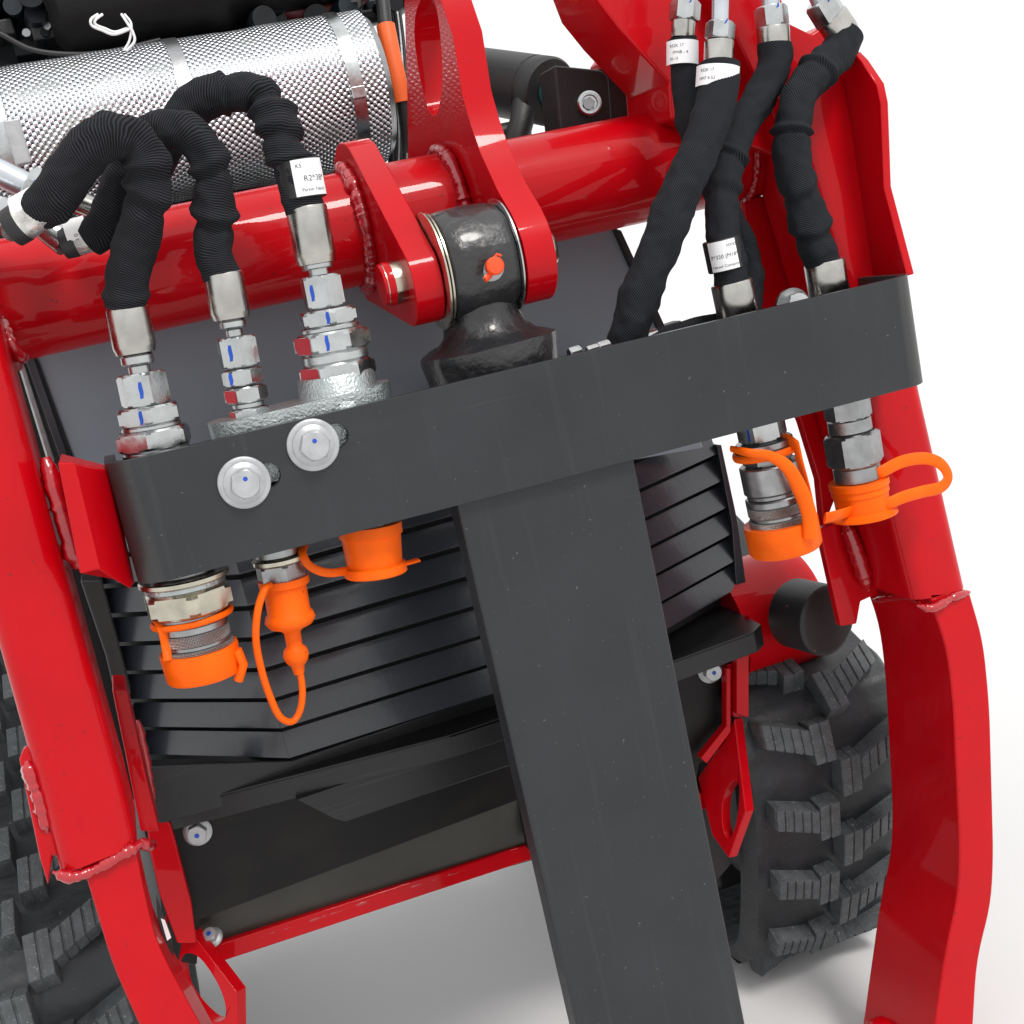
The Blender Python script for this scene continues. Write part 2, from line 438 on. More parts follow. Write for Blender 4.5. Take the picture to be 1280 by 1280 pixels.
# left arm
boxtube('upper_arm', [((-146, 300), (-40, 278), .03), ((50, 1003), (155, 985), .03), ((74, 1096), (172, 1056), .03)], .10, .017, RED, lf)
weld('weld_bead', P3([(66, 1090, .034), (90, 1096, .030), (118, 1087, .033), (145, 1072, .033), (168, 1059, .033), (178, 1052, .039)]), .0052, lf, 1)
weld('weld_bead', P3([(176, 1050, .045), (184, 1058, .055), (192, 1054, .075)]), .0045, lf, 12)
plateY('lower_arm', [(84, 1078), (168, 1050), (173, 1076), (184, 1130), (195, 1174), (214, 1214), (250, 1280), (285, 1345), (205, 1345), (173, 1280), (141, 1208), (125, 1155), (106, 1092)], .035, .055, RED, lf, bevel=.0025, rr=.03, only=(2, 3, 4, 5, 6, 9, 10, 11))
# outer channel on the left arm
plateY('side_plate', [(24, 950), (30, 935), (50, 932), (84, 1070), (66, 1070), (60, 1108), (50, 1075)], .045, .008, RED, lf, bevel=.002)
weld('weld_bead', P3([(34, 950, .047), (41, 975, .044), (50, 1000, .044), (60, 1040, .046)]), .0068, lf, 5)
weld('weld_bead', P3([(38, 800, .052), (46, 880, .05), (38, 935, .046)]), .003, lf, 15)
# inner flange along the left arm's right edge and the tab that carries the bracket
weld('weld_bead', P3([(56, 572, .055), (72, 620, .05), (86, 665, .05), (98, 712, .055)]), .0085, lf, 7)
weld('weld_bead', P3([(2, 398, .12), (14, 430, .10), (32, 452, .115)]), .006, lf, 8)
zt, zb = W(130, 583, 0).z, W(165, 738, 0).z
tab = lambda q: [W(*q[0], -.008), W(*q[1], -.010), W(*q[2], .019), W(*q[2], .019) + Vector((.004, .02, 0)), W(*q[0], -.008) + Vector((0, .07, 0))]
loft('bracket_tab', tab([(72, 578), (92, 578), (132, 588)]), tab([(100, 718), (124, 711), (163, 737)]), RED, lf, bevel=.0015)

# right arm
boxtube('upper_arm', [((988, 118), (1064, 92), .082), ((1008, 200), (1092, 186), .082), ((1054, 362), (1128, 344), .082), ((1082, 505), (1157, 490), .082), ((1145, 752), (1213, 735), .082)], .105, .016, RED, lf)
weld('weld_bead', P3([(1066, 100, .08), (1083, 180, .079), (1094, 240, .079), (1108, 300, .079), (1120, 350, .079)]), .0055, lf, 3)
xp = W(1101, 234, .05).x
oe = [(1066, 66, .050), (1076, 76, .05), (1096, 106, .050), (1101, 130, .05), (1105, 235, .050), (1134, 345, .050)]
pp = [WX(q[0], q[1], xp) for q in oe]
back = [Vector((xp, .20, p.z)) for p in reversed(pp)]
V, Fc = prism_data([Vector((xp, p.y, p.z)) for p in pp + back], (.008, 0, 0)); make('outer_plate', V, Fc, RED, lf, bevel=.0015)
weld('weld_bead', P3([(1076, 80, .085), (1088, 140, .08), (1102, 240, .079), (1116, 320, .079)]), .004, lf, 4)
# lower part of the right arm: thick plate with a curved profile
plateY('lower_arm', [(1160, 742), (1212, 738), (1230, 800), (1238, 880), (1243, 1070), (1240, 1130), (1222, 1200), (1210, 1400), (1152, 1400),
                     (1182, 1190), (1198, 1120), (1200, 1060), (1192, 880), (1184, 810)], .082, .118, RED, lf, bevel=.0025, rr=.05, only=(2, 3, 4, 5, 6, 9, 10, 11, 12, 13))
weld('weld_bead', P3([(1146, 757, .082), (1166, 760, .077), (1190, 747, .081), (1212, 740, .085)]), .0048, lf, 2)
weld('weld_bead', P3([(1150, 754, .085), (1138, 746, .11), (1110, 748, .15), (1092, 750, .18)]), .004, lf, 22)
# stop plate and its weld on the inner side
plateY('stop_plate', [(1024, 662), (1056, 648), (1098, 742), (1076, 752), (1071, 780), (1051, 783)], .165, .010, RED, lf, bevel=.0015)
weld('weld_bead', P3([(1056, 652, .158), (1068, 682, .155), (1078, 712, .155), (1086, 738, .158)]), .0085, lf, 6)
pb = W(1108, 1302, .16)
lathe('pivot_boss', pb, (1, 0, 0), [(-.012, .024), (-.010, .0265), (0, .027), (.03, .027)], RED, lf, seg=48)
lathe('pivot_bore', pb - Vector((.0125, 0, 0)), (1, 0, 0), [(0, .015), (.001, .015)], PLAS, lf, seg=32)

# wide boom plates at the top right
plateY('boom_plate', [(730, -40), (868, -30), (915, 25), (985, 110), (1010, 175), (985, 200), (838, 150), (836, 104), (775, 38), (745, 0)], .135, .09, RED, lf, bevel=.003)
plateY('boom_plate', [(868, -30), (972, -30), (985, 28), (1014, 42), (1038, 26), (1078, 68), (1062, 96), (1062, 118), (1012, 196), (975, 160), (915, 40)], .115, .06, RED, lf, bevel=.003)
plateY('gusset_plate', [(752, -30), (766, 30), (762, 62), (750, 78), (756, 135), (770, 160), (850, 150), (838, 95), (776, 30)], .31, .03, RED, lf, bevel=.002)
weld('weld_bead', P3([(786, 84, .305), (794, 98, .30), (802, 118, .295), (806, 140, .29)]), .007, lf, 9)
plateY('inner_plate', [(928, 248), (1000, 240), (1062, 352), (1092, 500), (1030, 660), (1024, 600), (1002, 528), (990, 500), (947, 400)], .185, .012, RED, lf, bevel=.0015)

# lugs on the cross tube
PY = .078
pinA, pinB = W(500, 352, PY), W(692, 303, PY)
PZ = (pinA.z + pinB.z) / 2
def lug(name, x0, th, front_px, back, m=RED, hole=None, **k):
    fr = [WX(a, b, x0) for a, b in front_px]
    pts = fr + [Vector((x0, y, z)) for y, z in back]
    hs = []
    if hole:
        hs = [smooth_closed([WX(a, b, x0) for a, b in hole], 4)]
    V, Fc = prism_data(pts, (th, 0, 0), hs)
    return make(name, V, Fc, m, lf, bevel=.0018, **k)
xl = W(520, 345, .045).x
# left lug: round over the tube, straight nose down to the pin boss
prof = [(TY + .075 * cos(radians(t)), TZ + .075 * sin(radians(t))) for t in range(-60, 135, 15)]
nose = [(PY + .036 * cos(radians(t)), PZ - .004 + .036 * sin(radians(t))) for t in range(150, 281, 13)]
def yz_plate(name, x0, th, yz, holes=(), **k):
    V, Fc = prism_data([Vector((x0, a, b)) for a, b in yz], (th, 0, 0), [[Vector((x0, a, b)) for a, b in h] for h in holes])
    return make(name, V, Fc, RED, lf, bevel=.0018, **k)
yz_plate('pin_lug', xl - .004, .024, prof + nose)
# tall lifting lug
xr = W(650, 330, .05).x
fr = [WX(a, b, xr) for a, b in [(540, -40), (551, 0), (566, 45), (578, 119), (588, 155), (600, 190), (622, 238)]] + [Vector((xr, .046, .2285)), Vector((xr, .037, .216)), Vector((xr, .0325, .205))]
nose = [(PY - .006 + .040 * cos(radians(t)), PZ - .003 + .040 * sin(radians(t))) for t in range(182, 300, 12)]
bk = [WX(a, b, xr) for a, b in [(510, 215), (509, 120), (506, 20), (504, -40)]]
yz = [(p.y, p.z) for p in fr] + nose + [(TY + .06, TZ - .045), (TY + .07, TZ)] + [(p.y, p.z) for p in bk]
hl = [WX(a, b, xr) for a, b in [(536, -8), (546, 14), (551, 55), (553, 100), (548, 136), (541, 144), (532, 128), (522, 80), (518, 40), (522, 8)]]
hl = smooth_closed(hl, 4)
yz_plate('lifting_lug', xr, .026, yz, [[(p.y, p.z) for p in hl]])
# weld rings where the lugs meet the tube
def ring_weld(x, a0, a1, r, sd):
    pts = [Vector((x, TY + (TR + .002) * cos(radians(t)), TZ + (TR + .002) * sin(radians(t)))) for t in range(a0, a1, 12)]
    weld('weld_bead', pts, r, lf, sd, n_=6)
ring_weld(xl - .008, 70, 300, .0075, 11); ring_weld(xr - .006, 60, 300, .0065, 13); ring_weld(xl + .023, 70, 200, .005, 14)
ring_weld(xr + .029, 80, 240, .004, 17)
ring_weld(XL + .004, 70, 300, .006, 16); ring_weld(XR - .022, 70, 290, .004, 18)

# hinge pin through the lugs and the swivel eye
pn = thing('hinge_pin', 'short steel hinge pin with scraped red paint sticking out of the left lug', 'pin', (pinA.x - .01, PY, PZ))
lathe('shaft', (xl - .022, PY, PZ - .002), (1, 0, 0), [(0, .014), (.002, .0175), (xr - xl + .058, .0175), (xr - xl + .062, .015)], ZYEL, pn, seg=40)
lathe('painted_end', (xl - .0225, PY, PZ - .002), (1, 0, 0), [(-.0006, .010), (0, .0165), (.005, .0181), (.009, .0178)], RED, pn, seg=40)

# swivel eye
sw = thing('swivel_eye', 'thick black swivel eye between two red lugs with an orange capped grease nipple', 'swivel joint', (.03, PY, .11))
x0, x1 = xl + .021, xr - .001
ER = .046
def ew(p, s, th, d_): return .0012 * noise.noise(p * 60)
def lumpy(name, o, ax, prof, m, par, seg=56, amp=.0012, sc_=55, lean=0):
    V, Fc, U = lathe_data(o, ax, prof, seg)
    V2 = []
    for v in V:
        nn = noise.noise_vector(v * sc_) * amp
        V2.append(v + nn)
    return make(name, V2, Fc, m, par, uvs=U, ang=50)
L_ = x1 - x0
lumpy('eye', (x0, PY, PZ), (1, 0, 0), [(.006, ER * .93), (.009, ER * .99), (L_ * .3, ER * 1.02), (L_ * .5, ER * 1.03), (L_ * .8, ER), (L_ - .009, ER * .99), (L_ - .004, ER * .93)], CAST, sw)
for a, b, r_ in ((x0, .0022, .0485), (x0 + .0032, .0022, .0475), (x1 - .0035, .002, .0478)):
    lathe('washer', (a, PY, PZ), (1, 0, 0), [(0, r_ - .001), (.0004, r_), (b - .0004, r_), (b, r_ - .001)], ZYEL if a < x1 - .01 else ZINC, sw, seg=72)
nk = W(617, 400, PY)
fz = [W(613, y, PY).z for y in (300, 372, 392, 412, 424, 455, 490, 500)]
cx_ = W(613, 445, PY).x
zy = lambda y: W(613, y, PY).z - fz[7]
lumpy('neck', (cx_, PY, fz[7]), (0, 0, 1), [(0, .048), (zy(478), .0495), (zy(474), .0555), (zy(436), .0590), (zy(429), .0585), (zy(425), .053), (zy(420), .043), (zy(410), .0365), (zy(395), .033), (zy(375), .032), (zy(330), .034)], CAST, sw, amp=.0024, sc_=34)
gp = W(614, 334, PY - .047)
gd = (CAM - gp).normalized() * .3 + Vector((0, -1, .05)); gd.normalize()
lathe('grease_nipple', gp + Vector((0, .003, 0)), gd, [(0, .0105), (.0012, .0112), (.0018, .0085), (.0035, .0055), (.009, .0045), (.012, .003)], STEEL, sw, seg=24)
cp = lathe('nipple_cap', gp + gd * .006, gd, [(0, .0055), (.001, .0068), (.007, .0066), (.009, .0072), (.0105, .006), (.011, .001)], ORNR, sw, seg=24)
q0 = gp + gd * .008
sweep('nipple_cap_tab', [q0, q0 + Vector((-.005, -.002, -.006)), q0 + Vector((-.010, -.003, -.0085))], .003, ORNR, sw, seg=10, flat=.6)
sweep('nipple_cap_strap', [gp + Vector((.001, -.001, .005)), gp + Vector((.006, -.004, .009)), gp + Vector((.009, -.003, .007))], .0012, ORNR, sw, seg=8)

# ================================================================== GREY COUPLING BRACKET AND POST
br = thing('coupling_bracket', 'wide grey powder coated steel bracket with a flat post hanging from it', 'bracket', (.05, .02, -.05))
BX0, BX1 = W(130, 583, 0).x, W(1163, 478, 0).x + .005
BZ0, BZ1 = (W(165, 738, 0).z + W(1163, 478, 0).z) / 2, (W(130, 583, 0).z + W(1140, 343, 0).z) / 2
BZ0L, BZ0R, BZ1L, BZ1R = W(165, 738, 0).z, W(1163, 478, 0).z, W(130, 583, 0).z, W(1140, 343, 0).z
BT, BR = .008, .026
def zl(x, a, b): return a + (b - a) * (x - BX0) / (BX1 - BX0)
xa, xb = BX0 + BR, BX1 - BR
def slot(cx, cy, hw, hh, ang=0):
    c = W(cx, cy, 0); pts = []
    for k in range(28):
        t = 2 * pi * k / 28
        dx = hw * (1 if cos(t) > 0 else -1) + hh * cos(t); dz = hh * sin(t)
        pts.append(c + Vector((dx * cos(ang) - dz * sin(ang), 0, dx * sin(ang) + dz * cos(ang))))
    return pts
front = [Vector((xa, 0, zl(xa, BZ0L, BZ0R))), Vector((xb, 0, zl(xb, BZ0L, BZ0R))), Vector((xb, 0, zl(xb, BZ1L, BZ1R))), Vector((xa, 0, zl(xa, BZ1L, BZ1R)))]
p1 = prism_data(front, (0, BT, 0), [slot(322, 598, .008, .0095), slot(406, 549, .009, .0095)])
def bend(xc, sgn, yend):
    V = []; Fc = []; pl = []
    for k in range(9):
        t = radians(90 * k / 8)
        for r_ in (BR, BR - BT):
            pl.append((xc + sgn * r_ * sin(t), BR - r_ * cos(t)))
    pl += [(xc + sgn * BR, yend), (xc + sgn * (BR - BT), yend)]
    for x, y in pl:
        V.append(Vector((x, y, zl(x, BZ0L, BZ0R)))); V.append(Vector((x, y, zl(x, BZ1L, BZ1R))))
    for i in range(len(pl) // 2 - 1):
        a = i * 4
        Fc += [(a, a + 4, a + 5, a + 1), (a + 2, a + 3, a + 7, a + 6), (a, a + 2, a + 6, a + 4), (a + 1, a + 5, a + 7, a + 3)]
    e = (len(pl) // 2 - 1) * 4
    Fc.append((e, e + 2, e + 3, e + 1))
    return V, Fc
V, Fc = merge([p1, bend(xa, -1, .075), bend(xb, 1, .11)])
make('plate', V, Fc, GREY, br, bevel=.0008, ang=30)
box('shelf', (BX0 + .009, BT, .040), (BX1 - .009, .088, .046), GREY, br, bevel=.001)
# post: a shallow channel seen from the front
pl_, pr_ = W(578, 660, .0095).x, W(796, 590, .0095).x
plan = [(pl_, .0095), (pr_, .0095), (pr_, .042), (pr_ - .006, .042), (pr_ - .006, .0155), (pl_ + .006, .0155), (pl_ + .006, .038), (pl_, .038)]
V, Fc = prism_data([Vector((x, y, -.62)) for x, y in plan], (0, 0, .62 + .05)); make('post', V, Fc, GREY, br, bevel=.0028, bseg=3)

def hexbolt(name, px, py, y, rw, rh, parent, dot=True, m=WASH, tilt=(0, -1, 0), rot=.3, sock=False):
    """flange bolt: washer > nothing, head, marker dot"""
    c = W(px, py, y); ax = Vector(tilt).normalized(); s = S(1, c)
    rw *= s; rh *= s
    wv = lathe('washer', c, ax, [(0, rw), (.0022, rw), (.0028, rw * .97), (.0028, rw * .8)], m, parent, seg=48, ang=50)
    lathe('bolt_flange', c + ax * .0028, ax, [(0, rh * 1.30), (.0012, rh * 1.30), (.0035, rh * 1.02), (.0036, rh * .9)], m, parent, seg=40, ang=50)
    hd = nut('bolt_head', c + ax * .0040, ax, rh, rh * .75, m, parent, rot=rot, ref=(0, 0, 1))
    if dot:
        q = c + ax * (.0041 + rh * .75) + Vector((.0025 * rot, 0, .004))
        lathe('marker_dot', q, ax, [(0, .0018), (.0003, .0016)], BLUE, hd if False else parent, seg=10)
    return c
for (a, b, rt) in ((305, 603, .25), (391, 556, .1)):
    hexbolt('flange_bolt', a, b, -.0002, 33, 20, br, rot=rt)
# bolt head and silver scraps peeping over the top edge behind the bracket
c = W(992, 384, .05); nut('bolt_head', c, (0, -1, .2), S(17, c), .012, ZINC, br, ref=(0, 0, 1)); lathe('washer', c, (0, 1, 0), [(0, S(24, c)), (.003, S(24, c))], STEEL, br)

# ================================================================== COUPLINGS AND HOSES
def stack(parent, P0, P1, items, y0p, y1p, ref=(-.1, -1, .2)):
    """P0..P1 axis given by two pixel points on one Y plane; items = (kind, ya, yb, width px, material, extra)"""
    ax = (P1 - P0).normalized()
    def at(y): return P0 + (P1 - P0) * ((y - y0p) / (y1p - y0p))
    for it in items:
        kind, ya, yb, wd, m = it[:5]; ex = it[5] if len(it) > 5 else {}
        A, B = at(ya), at(yb); r_ = S(wd / 2, A); h_ = (B - A).length
        if kind == 'nut':
            nut(ex.get('name', 'hex_nut'), A, ax, r_ * 1.04, h_, m, parent, rot=ex.get('rot', 0), ref=ref)
            if ex.get('mark') is not None:
                a, e1, e2 = basis(ax, ref); th = ex.get('rot', 0) + ex['mark'] * pi / 3
                nd = e1 * cos(th) + e2 * sin(th); td = a.cross(nd); fl = r_ * 1.04 * cos(pi / 6)
                cc = A + a * h_ * .5 + nd * (fl + .00012) + td * ex.get('mo', 0) * r_
                hh = min(h_ * .36, .0062); ww = .0016
                pts = [cc + a * (hh * y) + td * (ww * x) for x, y in ((-.8, -1), (.5, -1), (1, -.4), (.8, .5), (1, 1), (-.4, .95), (-1, .3))]
                V, Fc = prism_data(pts, nd * .0002); make('paint_mark', V, Fc, ex.get('mc', BLUE), parent)
            if ex.get('rmark') is not None:
                a, e1, e2 = basis(ax, ref); th = ex.get('rot', 0) + ex['rmark'] * pi / 3
                nd = e1 * cos(th) + e2 * sin(th); td = a.cross(nd); fl = r_ * 1.04 * cos(pi / 6); hw = fl * .52
                cc = A + a * h_ * .5 + nd * (fl + .00010)
                pts = [cc + a * (h_ * .40 * y) + td * (hw * x) for x, y in ((-.95, -.9), (.9, -1), (1, .2), (.7, .95), (-.9, 1))]
                V, Fc = prism_data(pts, nd * .0002); make('paint_mark', V, Fc, REDP, parent)
        elif kind == 'cyl':
            c_ = min(.0012, h_ * .2, r_ * .2)
            r2 = S(ex.get('w2', wd) / 2, B)
            lathe(ex.get('name', 'collar'), A, ax, [(0, r_ - c_), (c_, r_), (h_ - c_, r2), (h_, r2 - c_)], m, parent, seg=48, ref=ref, ang=30)
        elif kind == 'ferrule':
            lathe('ferrule', A, ax, [(0, r_ * .90), (.0006, r_ * .97), (.002, r_), (h_ * .82, r_), (h_ * .86, r_ * .975), (h_ - .001, r_ * .90), (h_, r_ * .6)], m, parent, seg=48, ref=ref, ang=28)
        elif kind == 'knurl':
            c_ = .0006
            lathe('knurled_ring', A, ax, [(0, r_ - c_), (c_, r_), (h_ - c_, r_), (h_, r_ - c_)], KN, parent, seg=64, ref=ref, ang=50)
    return ax, at

Yc = .046
# -------- left couplings
def axisline(a, b, y): return W(a[0], a[1], y), W(b[0], b[1], y)
A0, A1 = axisline((158, 385), (236, 752), Yc)
cA = thing('hydraulic_coupling', 'zinc hydraulic coupling at the left end of the bracket with knurled socket below', 'hydraulic coupling', W(236, 752, Yc), 'hydraulic couplings held by the bracket')
axA, atA = stack(cA, A0, A1, [
    ('nut', 463, 503, 60, ZINC, dict(rot=.15, mark=0, mo=-.1)),
    ('nut', 503, 526, 80, ZINC, dict(rot=.5, mark=0, mo=-.3)),
    ('cyl', 526, 531, 74, ZINC),
    ('nut', 531, 557, 92, ZINC, dict(rot=-.42)),
    ('cyl', 557, 572, 84, ZINC), ('nut', 572, 590, 88, ZINC, dict(rot=.3)), ('cyl', 590, 716, 78, STEEL),
    ('cyl', 716, 724, 112, ZYEL, dict(name='washer')),
    ('cyl', 724, 732, 100, ZROUGH), ('nut', 732, 764, 112, ZYEL, dict(rot=.35, name='hex_nut')),
    ('cyl', 764, 776, 88, STEEL), ('cyl', 776, 787, 84, STEEL), ('knurl', 787, 801, 86, KN), ('cyl', 801, 807, 80, STEEL), ('knurl', 807, 822, 88, KN), ('cyl', 822, 840, 84, STEEL)], 385, 752)
A0, A1 = axisline((279, 345), (352, 720), Yc)
cB = thing('hydraulic_coupling', 'slim zinc hydraulic coupling standing on the cast flange beside the leftmost coupling', 'hydraulic coupling', W(352, 715, Yc), 'hydraulic couplings held by the bracket')
stack(cB, A0, A1, [
    ('nut', 418, 455, 50, ZINC, dict(rot=.35, mark=0, mo=.05)),
    ('nut', 457, 477, 49, ZINC, dict(rot=.1, mark=0, mo=.5)),
    ('nut', 479, 498, 52, ZINC, dict(rot=-.1, rmark=1)), ('cyl', 498, 505, 40, ZINC), ('nut', 505, 524, 50, ZINC, dict(rot=.2, rmark=1)),
    ('cyl', 545, 694, 54, STEEL), ('cyl', 694, 702, 66, ZYEL, dict(name='washer')), ('nut', 702, 729, 60, STEEL, dict(rot=.3)), ('cyl', 729, 745, 48, STEEL)], 345, 720)
A0, A1 = axisline((383, 262), (467, 690), Yc)
cC = thing('hydraulic_coupling', 'thick zinc hydraulic coupling with red paint marks on the raised boss of the flange', 'hydraulic coupling', W(467, 690, Yc), 'hydraulic couplings held by the bracket')
stack(cC, A0, A1, [
    ('nut', 341, 380, 52, ZINC, dict(rot=.4, mark=0, mo=.2)),
    ('nut', 382, 402, 74, ZINC, dict(rot=.42, mark=0, mo=-.35)), ('cyl', 402, 408, 74, ZINC),
    ('nut', 408, 434, 92, ZINC, dict(rot=.1, mark=0, mo=.1, rmark=1)), ('cyl', 434, 446, 84, ZINC),
    ('nut', 446, 470, 92, ZINC, dict(rot=.02, rmark=1)), ('cyl', 530, 690, 58, STEEL)], 262, 690)

# cast flange carrying two couplings
fg = thing('cast_flange', 'rough zinc plated cast flange bolted behind the top edge of the bracket', 'flange', W(380, 560, .04))
zf = W(305, 527, Yc).z
out_px = [(273, 527), (296, 516), (338, 511), (365, 503), (380, 486), (420, 478), (458, 476), (478, 482), (488, 494)]
cB_, cC_ = W(312, 530, Yc), W(425, 498, Yc)
r1, r2 = .031, .042
pts = []
for k in range(13): t = radians(60 + 200 * k / 12 + 10); pts.append(Vector((cB_.x + r1 * cos(t), cB_.y + r1 * sin(t), 0)))
for k in range(13): t = radians(-100 + 210 * k / 12); pts.append(Vector((cC_.x + r2 * cos(t), cC_.y + .001 + r2 * .82 * sin(t), 0)))
zt_ = W(278, 529, .02).z
pts = [Vector((p.x, max(p.y, .0085), zt_ - .052)) for p in pts]
V, Fc = prism_data(pts, (0, 0, .052)); make('flange_plate', V, Fc, ZROUGH, fg, bevel=.004, bseg=4)
dirC = (A0 - A1).normalized(); bs = W(425, 500, Yc)
lathe('boss', bs - dirC * .012, dirC, [(0, .034), (.012, .0335), (.016, .0315), (.031, .0305), (.033, .029)], ZROUGH, fg, seg=56)

# -------- dust caps
def cap(parent, A, ax, r_, h_, m=ORNG, lipw=.0022, open_up=True):
    """cup hanging below A along ax (downwards)"""
    prof = [(0, r_ - .0022), (0, r_ + .0002), (.0012, r_ + .0006), (.004, r_), (h_ - .003, r_ * .985), (h_ - .001, r_ * .96), (h_, r_ * .90)]
    return lathe('cap', A, ax, prof, m, parent, seg=56, ang=40)
def strap(parent, pts, wdt, th, ref=(0, -1, 0), n_=8, m=ORNG):
    pa = spline(pts, n_)
    return sweep('strap', pa, wdt if callable(wdt) else wdt / 2, m, parent, seg=14, flat=th / (wdt if not callable(wdt) else .006), ref=ref)
def dn(y): return None

cap1 = thing('dust_cap', 'orange rubber dust cap on the knurled coupling with its ring strap around the collar', 'dust cap', W(254, 840, Yc), 'orange dust caps on the couplings')
A, B = atA(804) , atA(856)
axd = (atA(850) - atA(800)).normalized()
rr_ = S(48, A)
lathe('cap', atA(812), axd, [(0, rr_ - .003), (0, rr_), (.002, rr_ + .0005), ((atA(850) - atA(812)).length - .002, rr_ * .97), ((atA(850) - atA(812)).length, rr_ * .93)], ORNG, cap1, seg=64)
a_, e1, e2 = basis(axd, (-.1, -1, .2)); cR = atA(772)
ring = [cR + (e1 * cos(t) * .92 + e2 * sin(t)) * S(49, cR) + axd * (.001 * sin(t)) for t in [2 * pi * k / 40 for k in range(41)]]
sweep('ring', ring, .0026, ORNG, cap1, seg=12, flat=.7, ref=axd)
strap(cap1, P3([(194, 772, Yc), (202, 785, .03), (207, 806, .03), (210, 826, .025)]), .007, .003, ref=(1, 0, 0))
sweep('cap_lug', P3([(296, 812, Yc - .015), (304, 830, Yc - .015), (298, 850, Yc - .012)]), .004, ORNG, cap1, seg=10)

cap2 = thing('dust_cap', 'orange dust plug with a long tail looping back up on the slim coupling', 'dust cap', W(358, 760, Yc), 'orange dust caps on the couplings')
o0, o1 = W(354, 722, Yc), W(372, 830, Yc); axd = (o1 - o0).normalized(); s = S(1, o0)
def hy(y): return (y - 722) / (830 - 722) * (o1 - o0).length
lathe('cap', o0, axd, [(0, 28 * s), (0, 32 * s), (hy(731), 31.5 * s), (hy(733), 27 * s), (hy(764), 27 * s), (hy(767), 30 * s), (hy(774), 32 * s), (hy(781), 27 * s), (hy(786), 14 * s), (hy(790), 10.5 * s), (hy(806), 10 * s),
      (hy(811), 14.5 * s), (hy(818), 16.5 * s), (hy(826), 14 * s), (hy(832), 8.5 * s), (hy(842), 6.5 * s)], ORNG, cap2, seg=44, ang=50)
strap(cap2, P3([(373, 828, .046), (378, 862, .045), (375, 888, .043), (365, 902, .04), (350, 896, .037), (338, 872, .033), (327, 838, .028), (320, 800, .022), (322, 765, .018), (330, 738, .020), (337, 731, .028)]), .0062, .0055)

cap3 = thing('dust_cap', 'orange dust cap just under the bracket edge left of the post', 'dust cap', W(465, 690, Yc), 'orange dust caps on the couplings')
o0 = W(462, 655, Yc); o1 = W(470, 716, Yc); axd = (o1 - o0).normalized(); s = S(1, o0); H = (o1 - o0).length
lathe('cap', o0, axd, [(0, 34 * s), (0, 40 * s), (H * .22, 40 * s), (H * .24, 37.5 * s), (H * .80, 35 * s), (H * .83, 39 * s), (H, 40 * s), (H + .001, 38 * s)], ORNG, cap3, seg=56)
fl = P3([(438, 713, .045), (410, 716, .035), (388, 708, .032), (378, 692, .035), (380, 680, .05)])
strap(cap3, fl, .007, .0035, ref=(0, 0, 1))
strap(cap3, P3([(490, 708, .04), (508, 704, .038), (522, 700, .040)]), .012, .003, ref=(0, -1, 0))

# -------- right couplings
A0, A1 = axisline((914, 353), (978, 665), Yc)
cD = thing('hydraulic_coupling', 'dark steel quick coupling with knurled sleeve hanging left under the bracket right end', 'hydraulic coupling', W(960, 600, Yc), 'hydraulic couplings held by the bracket')
stD = [('cyl', 398, 520, 46, STEEL), ('nut', 520, 546, 60, ZINC, dict(rot=.2, mark=1, mo=-.2)), ('cyl', 546, 556, 72, STEEL), ('nut', 556, 576, 60, STEEL, dict(rot=.3)),
       ('cyl', 575, 610, 74, STEEL), ('cyl', 610, 616, 68, STEEL), ('cyl', 616, 626, 75, STEEL), ('knurl', 626, 638, 75, KN), ('cyl', 638, 643, 72, STEEL), ('knurl', 643, 655, 76, KN), ('cyl', 655, 670, 70, STEEL)]
axD, atD = stack(cD, A0, A1, stD, 353, 665)
A0, A1 = axisline((1030, 326), (1073, 600), .052)
cE = thing('hydraulic_coupling', 'dark steel hex coupling hanging in front of the right red arm', 'hydraulic coupling', W(1068, 560, .052), 'hydraulic couplings held by the bracket')
axE, atE = stack(cE, A0, A1, [('cyl', 371, 480, 46, STEEL), ('nut', 480, 522, 56, STEEL, dict(rot=.5, name='hex_nut')), ('cyl', 520, 538, 54, STEEL), ('nut', 538, 580, 68, STEEL, dict(rot=.3)), ('cyl', 580, 600, 58, STEEL)], 326, 600)

cap4 = thing('dust_cap', 'orange dust cap with a wide strap curling around the knurled quick coupling', 'dust cap', W(975, 680, Yc), 'orange dust caps on the couplings')
A = atD(650); axd = axD; s = S(1, A); H = (atD(688) - A).length
lathe('cap', A, axd, [(0, 42 * s), (0, 46 * s), (.002, 46.5 * s), (H - .003, 46 * s), (H, 43 * s)], ORNG, cap4, seg=56)
a_, e1, e2 = basis(axd, (-.1, -1, .2)); cR = atD(562)
ringp = [cR + (e1 * cos(t) * .95 + e2 * sin(t)) * S(40, cR) + axd * (-.001) for t in [2 * pi * k / 40 for k in range(41)]]
sweep('ring', ringp, .0036, ORNG, cap4, seg=12, flat=.5, ref=axd)
strap(cap4, P3([(914, 561, .026), (936, 566, .006), (962, 570, .002), (984, 584, .002), (1000, 612, .004), (1011, 642, .008), (1013, 672, .010)]), lambda s, t: .0030 + .0038 * min(1, t * 1.6), .0036, ref=(0, 0, 1))
strap(cap4, P3([(980, 548, .03), (994, 556, .016), (1000, 578, .010), (1009, 612, .010), (1016, 645, .014)]), .011, .0036, ref=(0, 0, 1))

